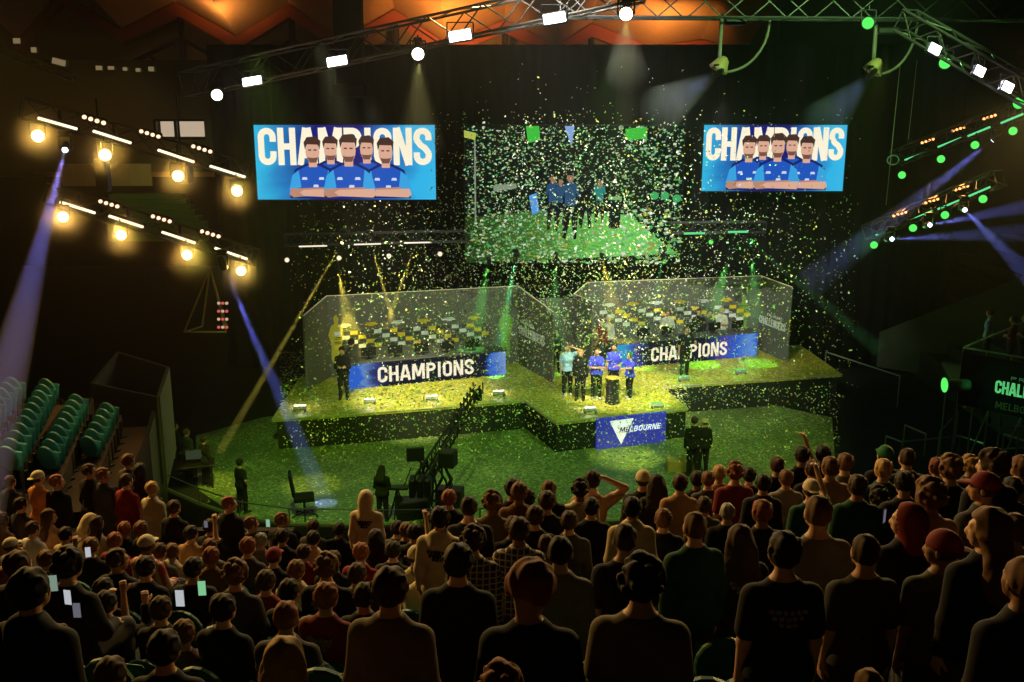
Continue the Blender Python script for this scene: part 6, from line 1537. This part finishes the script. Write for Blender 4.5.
# swivel chair on the floor
p = on(305, 517, 0); t = thing('swivel_chair', 'black swivel chair standing alone in the yellow light pool', 'chair', p, (0, 0, -1.35)); t.scale = (1.25, 1.25, 1.25)
MB().box((0, 0, .50), (.50, .48, .09), bev=.03).build('seat', BLACK, t)
MB().box((0, -.27, .86), (.46, .07, .56), R=Matrix.Rotation(.14, 3, 'X'), bev=.03).tube((0, -.22, .48), (0, -.27, .62), .025, n=6).build('backrest', BLACK, t)
MB().tube((0, 0, .10), (0, 0, .46), .03, n=10).build('gas_column', STEEL, t)
bs = MB()
for k in range(5): bs.tube((0, 0, .12), (.30 * math.cos(k * 1.2566), .30 * math.sin(k * 1.2566), .07), .024, .016, n=6)
bs.build('star_base', DARKM, t)
for k in range(5): MB().lathe([(.012, -.022), (.033, -.02), (.033, .02), (.012, .022)], (.30 * math.cos(k * 1.2566), .30 * math.sin(k * 1.2566), .034), R=Matrix.Rotation(math.pi / 2, 3, 'X'), n=10).build('caster', DARKM, t)

# camera crane
p = on(430, 515, 0); t = thing('camera_crane', 'black camera crane with weights and long jib leaning towards the stage', 'camera crane', p)
K = mat('crane_black', (.015, .015, .016), .5, .3)
col_ = MB(); col_.tube((0, 0, .35), (.1, 0, 1.5), .10, .07, n=12)
for a_ in (.5, 2.6, 4.7): col_.tube((0, 0, .5), (.75 * math.cos(a_), .75 * math.sin(a_), .12), .045, n=8)
col_.build('pedestal', K, t)
for a_ in (.5, 2.6, 4.7): MB().lathe([(.03, -.05), (.12, -.04), (.12, .04), (.03, .05)], (.75 * math.cos(a_), .75 * math.sin(a_), .12), R=Matrix.Rotation(math.pi / 2, 3, 'X'), n=16).build('wheel', K, t)
piv = Vector((.1, 0, 1.6)); tipv = at(478, 388, 33.2) - p; tail = piv - (tipv - piv).normalized() * 1.2
jb_ = MB(); u = (tipv - piv).normalized(); sd_ = u.cross(Vector((0, 0, 1))).normalized() * .17; up_ = sd_.cross(u).normalized() * .2; n_ = 16
for c_ in (sd_ + up_, -sd_ + up_, sd_ - up_, -sd_ - up_): jb_.tube(tail + c_, tipv + c_ * .5, .045, .03, n=6)
LL = (tipv - tail).length
for k in range(n_):
    a0 = tail + u * (LL * k / n_); a1 = tail + u * (LL * (k + 1) / n_)
    for s_ in (1, -1): jb_.tube(a0 + sd_ * s_ + up_, a1 + sd_ * s_ - up_, .022, n=5); jb_.tube(a1 + sd_ * s_ - up_, a1 + sd_ * s_ + up_, .022, n=5)
jb_.build('jib_arm', K, t)
for i, dx in enumerate((-.22, 0, .22)): MB().box(tail + Vector((dx, -.05, -.05)), (.18, .5, .55), bev=.04).build('counterweight', K, t)
MB().box(tipv + Vector((0, 0, -.25)), (.28, .5, .30), bev=.03).lathe([(.07, 0), (.09, .2), (.10, .24)], tipv + Vector((0, .24, -.25)), R=Matrix.Rotation(-math.pi / 2, 3, 'X'), n=14).build('camera_head', K, t)
MB().box((-.38, -.1, 1.95), (.52, .10, .42), R=Matrix.Rotation(.2, 3, 'Z'), bev=.02).tube((-.3, -.1, 1.75), (.05, 0, 1.45), .03, n=6).build('monitor_arm', K, t)
MB().box((.55, .1, 1.75), (.5, .42, .5), R=Matrix.Rotation(-.3, 3, 'Z'), bev=.04).tube((.45, .1, 1.55), (.1, 0, 1.35), .04, n=6).build('battery_box', K, t)
cb = MB()
for k in range(22):
    a_ = k * .7; cb.path([Vector((.1 + .35 * math.cos(a_), .1 * math.sin(a_), 1.7)), Vector((.2 + .5 * math.cos(a_ + .5), .2 * math.sin(a_), 1.1 + .1 * math.sin(k))), Vector((.1 + .4 * math.cos(a_ + 1), .25 * math.sin(a_ + 1), .5)), Vector((.15 + .3 * math.cos(a_ + 1.6), .3 * math.sin(a_ + 1), .12))], .022, n=5)
cb.build('cable_loom', K, t)
p2 = on(418, 520, 0); t2 = thing('equipment_case', 'black equipment cases heaped at the foot of the camera crane, lower one', 'case', p2 + Vector((-.2, .2, 0)), (0, 0, .3))
MB().box((0, 0, .30), (.9, .6, .58), bev=.03).build('body', K, t2); MB().box((0, 0, .33), (.93, .63, .04)).build('rim', STEEL, t2)
t2 = thing('equipment_case', 'small black case on the floor right of the crane operator', 'case', on(450, 505, 0), (0, 0, -.2))
MB().box((0, 0, .28), (.8, .5, .55), bev=.03).build('body', K, t2); MB().tube((-.12, -.26, .3), (.12, -.26, .3), .015, n=6).build('handle', STEEL, t2)
# crane operator's console on a tripod
pc = on(398, 520, 0); t = thing('crane_console', 'console with handlebars on tripod in front of the crane operator', 'console', pc)
MB().box((0, 0, 1.02), (.66, .25, .10), bev=.02).tube((.2, 0, 1.05), (.42, 0, 1.62), .018, n=6).build('console_body', K, t)
for a_ in (.3, 2.4, 4.5): MB().tube((0, 0, 1.0), (.34 * math.cos(a_), .34 * math.sin(a_), .02), .022, n=6).build('leg', K, t)
MB().lathe([(.02, -.02), (.13, -.02), (.13, .02), (.02, .02)], (.05, -.2, .75), R=Matrix.Rotation(math.pi / 2, 3, 'X'), n=16).tube((.05, -.2, .75), (0, 0, .95), .015, n=5).build('hand_wheel', K, t)
# wooden step by the apron
o = MB().box((0, 0, .2), (1.1, .5, .4), bev=.02).build('wooden_step', mat('step_wood', (.45, .28, .10), .7, noise=.2)); o.location = on(683, 470, 0); tag(o, 'low wooden step beside the crew at the apron corner', 'step')

# hanging pyramid frame on the left with small coloured lamps
p = at(206, 300, 29); t = thing('lamp_pyramid', 'triangular hanging frame with small red lamps at the left', 'hanging rig', p)
fr = MB(); top = at(210, 268, 29) - p; A = at(184, 332, 29) - p; B = at(226, 332, 29) - p
for q in (A, B, A + Vector((.3, .8, 0)), B + Vector((-.2, .8, 0))): fr.tube(top, q, .03, n=6)
fr.tube(A, B, .03, n=6); fr.tube(A, A + Vector((.3, .8, 0)), .025, n=6); fr.build('frame', mat('frame_bronze', (.28, .20, .08), .5, .4), t)
for i in range(3):
    for j in range(4):
        q = at(219 + i * 4, 303 + j * 8, 28.9) - p; MB().lathe([(.02, 0), (.045, .01), (.045, .05)], q, R=Matrix.Rotation(math.pi / 2, 3, 'X'), n=8).build('lamp', emat('rig_lamp_' + ('r' if (i + j) % 2 else 'w'), (.7, .12, .1) if (i + j) % 2 else (.7, .45, .3), .8), t)
# small work lamps far up at left
for i, (x, y, sx, sy) in enumerate([(18, 41, 8, 6), (35, 50, 6, 6), (60, 62, 15, 7), (100, 68, 7, 5), (112, 68, 7, 4), (126, 69, 5, 4), (139, 70, 5, 4), (152, 69, 6, 5)]):
    q = at(x, y, 40); t = thing('roof_work_light', 'dim tan box lamp under the roof, ' + ORD[i] + ' from the left edge', 'lamp', q, (0, .25 if i == 2 else 0, 0), 'dim box lamps under the roof')
    w1, h1 = sx * .04, sy * .04
    MB().box((0, 0, 0), (w1, .2, h1), bev=.02).build('housing', mat('worklight_tan', (.3, .25, .15), .6), t); MB().box((0, -.11, 0), (w1 * .85, .02, h1 * .8)).build('diffuser', emat('worklight_glow', (.55, .40, .2), .35), t)
a_ = at(-12, 46, 38); b_ = at(75, 78, 38); truss('truss', 'thin catwalk rail slanting down in the top left corner', a_, b_, .25, .5, m=mat('catwalk_tan', (.35, .26, .14), .5))

# right side: scaffold stand with lettered banner, rail, seated people
t = thing('scaffold_stand', 'scaffold platform with black lettered banner at the right edge', 'scaffold')
Yb = 27.0; A = at(963, 352, Yb); B = at(1060, 385, Yb - 1.8); A2 = at(963, 404, Yb); B2 = at(1060, 420, Yb - 1.8)
MB().slab(A, B, A2.z, (A.z, A.z - .0), .06).build('banner', BLACK, t)
d = Vector((B.x - A.x, B.y - A.y, 0)); L = d.length; ang = math.atan2(d.y, d.x)
for w_, x0, x1, z0, h, m in [('PRIME', .52, .9, .98, .10, WHIT), ('CHALLENGERS', .38, 1.15, .55, .36, mat('banner_text_greenlit', (.5, .8, .5), .5, emit=(.2, 1, .35), es=.35)), ('MELBOURNE', .40, .95, .12, .2, mat('banner_text_dim', (.2, .2, .12), .6))]:  # green light on the middle word is put into its colour and glow
    mb = MB(); text_mesh(mb, w_, (x1 - x0) * L, h, x0=x0 * L, y=-.05, zb=z0); o = mb.build('lettering', m, t); o.location = (A.x, A.y, A2.z); o.rotation_euler = (0, 0, ang)
sc_ = MB(); MB().prism([(A.x, A.y), (B.x, B.y), (B.x + 1, B.y + 3.5), (A.x + 1, A.y + 3.5)], A2.z + .2, A2.z + .32).build('platform', mat('platform_dark', (.03, .04, .03), .8), t)
for k in range(4):
    q = A.lerp(B, k / 3); sc_.tube((q.x, q.y, 0), (q.x, q.y, A2.z + .2), .03, n=6); sc_.tube((q.x + 1, q.y + 3, 0), (q.x + 1, q.y + 3, A2.z + .2), .03, n=6)
    if k < 3:
        q2 = A.lerp(B, (k + 1) / 3); sc_.tube((q.x, q.y, .3), (q2.x, q2.y, A2.z), .025, n=6); sc_.tube((q.x, q.y, 1.3), (q2.x, q2.y, 1.3), .025, n=6)
sc_.tube((A.x, A.y, .3), (B.x, B.y, .3), .025, n=6).tube((A.x, A.y, .3), (A.x + 1, A.y + 3, .3), .025, n=6).tube((A.x + 1, A.y + 3, .3), (B.x + 1, B.y + 3, .3), .025, n=6).build('scaffold_frame', mat('scaffold_green', (.12, .20, .13), .5, .4), t)
rl = MB(); up = Vector((0, 0, .12)); rl.tube(A + up, Vector((B.x, B.y, A.z)) + up, .03, n=6); C3 = at(1035, 318, Yb + 4.5); rl.tube(A + up, C3, .03, n=6)
for k in range(5): q = A.lerp(Vector((B.x, B.y, A.z)), k / 4); rl.tube(q - Vector((0, 0, .6)), q + up, .02, n=6)
rl.build('guard_rail', mat('rail_greenish', (.30, .36, .26), .5, .4), t)
for i, (x, y, w_, hr_, tc, lb) in enumerate([(985, 330, 0, 'short', 'light blue', 'person in light blue top standing on the scaffold stand'), (1008, 338, 0, 'short', 'dark red', 'person in dark red sitting on the scaffold stand'), (1020, 336, 0, 'short', 'black', 'person in black at the right edge on the scaffold stand')]):
    q = on(x, y + 34, A2.z + .32); make_person(q, .9 + i * .2, 1.0, 'stand' if i == 0 else 'stand_fold', hr_, 'dark brown', 'tshirt', tc, 'dark grey', 0, lb)
q = on(985, 420, 0); make_person(on(982, 446, 0), .6, 1.05, 'walk_out', 'short', 'dark brown', 'hoodie', 'dark grey', 'black', 0, 'crew member bending by the scaffold in green light')
spot('scaffold_green', at(940, 372, 24.5), at(1000, 388, 26), 70, (.1, 1, .3), 34, .6, .05)
# follow-spot lamp head on the rail
t = thing('follow_spot', 'green-lit follow spot on a stand left of the lettered banner', 'spotlight', at(957, 385, 26.0)); q0 = t.location
MB().lathe([(.12, -.35), (.16, -.3), (.16, .25), (.19, .3)], R=Matrix.Rotation(-math.pi / 2, 3, 'Y'), n=16).build('lamp_body', mat('spot_green_grey', (.16, .22, .16), .5), t, True)
MB().tube((0, 0, -.15), (0, 0, -q0.z + .05), .03, n=6).box((0, 0, -q0.z + .03), (.6, .6, .05)).build('stand', STEEL, t)
o = MB().lathe([(.16, 0), (.2, .02), (.2, .04)], R=Matrix.Rotation(-math.pi / 2, 3, 'Y'), n=16).build('lens', E_GREEN, t); o.location = (-.31, 0, 0)
# big dark wedge of the right-hand lower bowl, catching faint green light
rb = MB(); P_ = [on(830, 345, 1.0), on(1100, 345, 1.0)]
for k in range(12): rb.box((18.5 + k * .9, 42, .6 + k * .25), (.9, 20, 1.2 + k * .5))
st('floor_right_stand', rb, mat('right_stand_green', (.05, .07, .04), .9))
wf_ = MB(); wf_.slab(at(880, 332, 44), at(1060, 262, 40), .2, (at(880, 332, 44).z, at(1060, 262, 40).z), .15); st('wall_right_parapet', wf_, mat('parapet_green', (.07, .10, .05), .9))
spot('right_stand_wash', (4, 30, 12), (17, 32, 3), 260, (.2, 1, .2), 70, 1, .2)
# lengths of steel rail on the dark floor at right
for i, (x0, y0, x1, y1, zc) in enumerate([(886, 436, 902, 442, .9), (902, 442, 960, 436, .9), (940, 432, 958, 412, 1.2), (960, 436, 985, 444, .9), (905, 425, 926, 434, .8), (826, 352, 900, 376, 1.3), (1000, 428, 1040, 424, 1.0), (1004, 434, 1040, 446, 1.0), (985, 450, 1040, 447, 1.0)]):
    a_ = on(x0, y0, zc); b_ = on(x1, y1, zc); t = thing('barrier_rail', ['short bent rail end left of the dark right floor', 'long low rail in the dark right floor', 'slanting rail beneath the follow spot', 'rail running to the scaffold foot', 'short rail behind the long low rail', 'faint long rail behind the confetti at right', 'upper rail under the banner', 'middle rail slanting under the banner', 'lowest rail under the banner'][i], 'rail', a_, group='rails on the right floor')
    MB().tube((0, 0, 0), b_ - a_, .03, n=6).build('top_bar', mat('rail_grey', (.30, .33, .28), .5, .3), t)
    for q in (Vector((0, 0, 0)), b_ - a_): MB().tube(q, q - Vector((0, 0, zc)), .025, n=6).build('post', mat('rail_grey', (.30, .33, .28)), t)
# hanging cables with a ring on the right
t = thing('hanging_cable', 'thin cable with a pale ring hanging right of the right screen', 'cable', at(893, 160, 30)); q = t.location
MB().tube(at(900, 66, 30) - q, at(886, 205, 30) - q, .012, n=5).build('wire', mat('cable_grey', (.3, .28, .22), .5), t)
pr_ = [(math.cos(a_) * .17, math.sin(a_) * .17) for a_ in [k * math.pi / 8 for k in range(17)]]
MB().path([Vector((x, 0, z * .8)) for x, z in pr_], .02, n=5).build('ring', mat('ring_teal', (.25, .38, .38), .4), t)
t = thing('hanging_cable', 'thin cable hanging between the right screen and green bars', 'cable', at(910, 140, 30)); q = t.location
MB().tube(at(917, 60, 30) - q, at(908, 142, 30) - q, .010, n=5).build('wire', mat('cable_grey', (.3, .28, .22)), t)
MB().lathe([(.02, -.1), (.07, -.08), (.07, .03), (.02, .05)], n=10).build('hook_block', DARKM, t)
for i, (x, lb) in enumerate([(103, 'black loudspeaker hanging behind the lamp bars, left one'), (182, 'black loudspeaker hanging by the concourse window')]):
    q = at(x, 175 if i == 0 else 170, 30); t = thing('loudspeaker', lb, 'loudspeaker', q); MB().box((0, 0, 0), (.35, .4, 1.0) if i == 0 else (.55, .5, .8), bev=.05).build('cabinet', DARKM, t); MB().box((0, -.21 if i == 0 else -.26, 0), (.28, .02, .85) if i == 0 else (.46, .02, .66)).build('grille', BLACK, t)
    MB().tube((0, 0, .4), (0, 0, 2.2), .03, n=6).build('bracket', DARKM, t)

# ------------------------------------------------------------------ confetti
rc = random.Random(21)
CM = [mat('confetti_white', (.85, .85, .78), .5), mat('confetti_gold', (.75, .60, .14), .35), mat('confetti_green', (.25, .62, .2), .5)]
CN = ['white', 'gold', 'green']
def flake(s):
    w_, h_, b = s, s * .6, s * .18
    mb = MB(); vs = []
    for i in range(4):
        x = -w_ / 2 + w_ * i / 3; z = b * math.sin(i * 1.05)
        vs += [(x, -h_ / 2, z), (x, h_ / 2, z)]
    mb.add(vs, [(2 * i, 2 * i + 1, 2 * i + 3, 2 * i + 2) for i in range(3)]); return mb
def airpos():
    while True:
        x = rc.gauss(560, 120) if rc.random() < .85 else rc.uniform(300, 850); Y = rc.uniform(27, 41)
        y = rc.triangular(60, 452, 330)
        if not (290 < x < 860): continue
        if y < 200 and (x < 430 or rc.random() < .35): continue
        if y < 110 and rc.random() < .75: continue
        p = at(x, y, Y)
        if p.z < .3 or (p.z < SD + .1): continue
        if x > 700 + (452 - y) * 0 and y > 400: continue
        return p, x, y
proto = []
for i in range(3):
    o = flake(.085).build('confetti_flake', CM[i]); proto.append(o)
    tag(o, CN[i] + ' confetti flake falling through the air over the stage', 'confetti', CN[i] + ' confetti in the air')
for k in range(300):
    p, x, y = airpos(); p = p * 1.0; i = 0 if rc.random() < .55 else (1 if rc.random() < .6 else 2)
    o = proto[i] if k < 0 else proto[i].copy()
    COL.objects.link(o); s_ = rc.uniform(.8, 1.35); o.location = p; o.rotation_euler = (rc.uniform(0, 6.3), rc.uniform(0, 6.3), rc.uniform(0, 6.3)); o.scale = (s_, s_, s_)
for o in proto: bpy.data.objects.remove(o)
def lowair(n):
    out = []
    while len(out) < n:
        x = rc.uniform(280, 840); y = rc.uniform(385, 462); Y = rc.uniform(28.5, 32.2) if x < 690 else rc.uniform(30, 34.5); q = at(x, y, Y)
        if q.z > .25: out.append(tuple(q))
    return out
def mass(name, pts, label, smin, smax, flatten=False, mats=CM, wts=(.5, .3, .2)):
    n = len(pts); R_ = np.random.RandomState(5); P = np.array(pts); s_ = R_.uniform(smin, smax, n)
    a = R_.uniform(0, 2 * math.pi, (n, 3))
    if flatten: u = np.stack([np.cos(a[:, 0]), np.sin(a[:, 0]), R_.uniform(-.15, .15, n)], 1); v = np.stack([-np.sin(a[:, 0]), np.cos(a[:, 0]), R_.uniform(-.3, .3, n)], 1)
    else:
        u = R_.normal(size=(n, 3)); u /= np.linalg.norm(u, axis=1)[:, None]; v = np.cross(u, R_.normal(size=(n, 3))); v /= np.linalg.norm(v, axis=1)[:, None]
    u = u * s_[:, None] * .5; v = v * s_[:, None] * .33
    V = np.stack([P - u - v, P + u - v, P + u + v, P - u + v], 1).reshape(-1, 3)
    me = bpy.data.meshes.new(name); me.vertices.add(4 * n); me.vertices.foreach_set('co', V.astype(np.float32).ravel()); me.loops.add(4 * n); me.loops.foreach_set('vertex_index', np.arange(4 * n, dtype=np.int32)); me.polygons.add(n); me.polygons.foreach_set('loop_start', np.arange(n, dtype=np.int32) * 4)
    for m in mats: me.materials.append(m)
    me.polygons.foreach_set('material_index', R_.choice(len(mats), n, p=wts).astype(np.int32)); me.update(calc_edges=True)
    o = bpy.data.objects.new(name, me); COL.objects.link(o); tag(o, label, 'confetti', kind='stuff'); return o
mass('airborne_confetti', [tuple(airpos()[0]) for _ in range(14500)] + lowair(3500), 'cloud of confetti drifting over the stage', .03, .068)
def ground(n, z):
    out = []
    while len(out) < n:
        if z > 1:
            x = rc.uniform(280, 800); y = rc.uniform(352, 421); q = on(x, y, z)
            if x < 520 and y > 419 - (x - 272) * .075: continue
            if 520 <= x < 690 and y > (400 + (x - 525) * .7 if x < 556 else 421.5 - (x - 556) * .10): continue
            if x >= 690 and y > 384 - (x - 690) * .07: continue
        else:
            x = rc.uniform(205, 828); y = 420 + 110 * rc.random() ** 1.3; q = on(x, y, z)
            if x < 556 and y < 436: continue
            if x > 690 and y < 400: continue
        out.append((q.x, q.y, z + rc.uniform(.012, .05)))
    return out
mass('deck_confetti', ground(9000, SD), 'confetti strewn over the stage deck', .05, .10, True, wts=(.2, .7, .1))
mass('floor_confetti', ground(3500, .02), 'confetti strewn over the green arena floor', .03, .07, True, wts=(.3, .3, .4))
print('PEOPLE', len(PEOPLE), 'EX', len(EX))
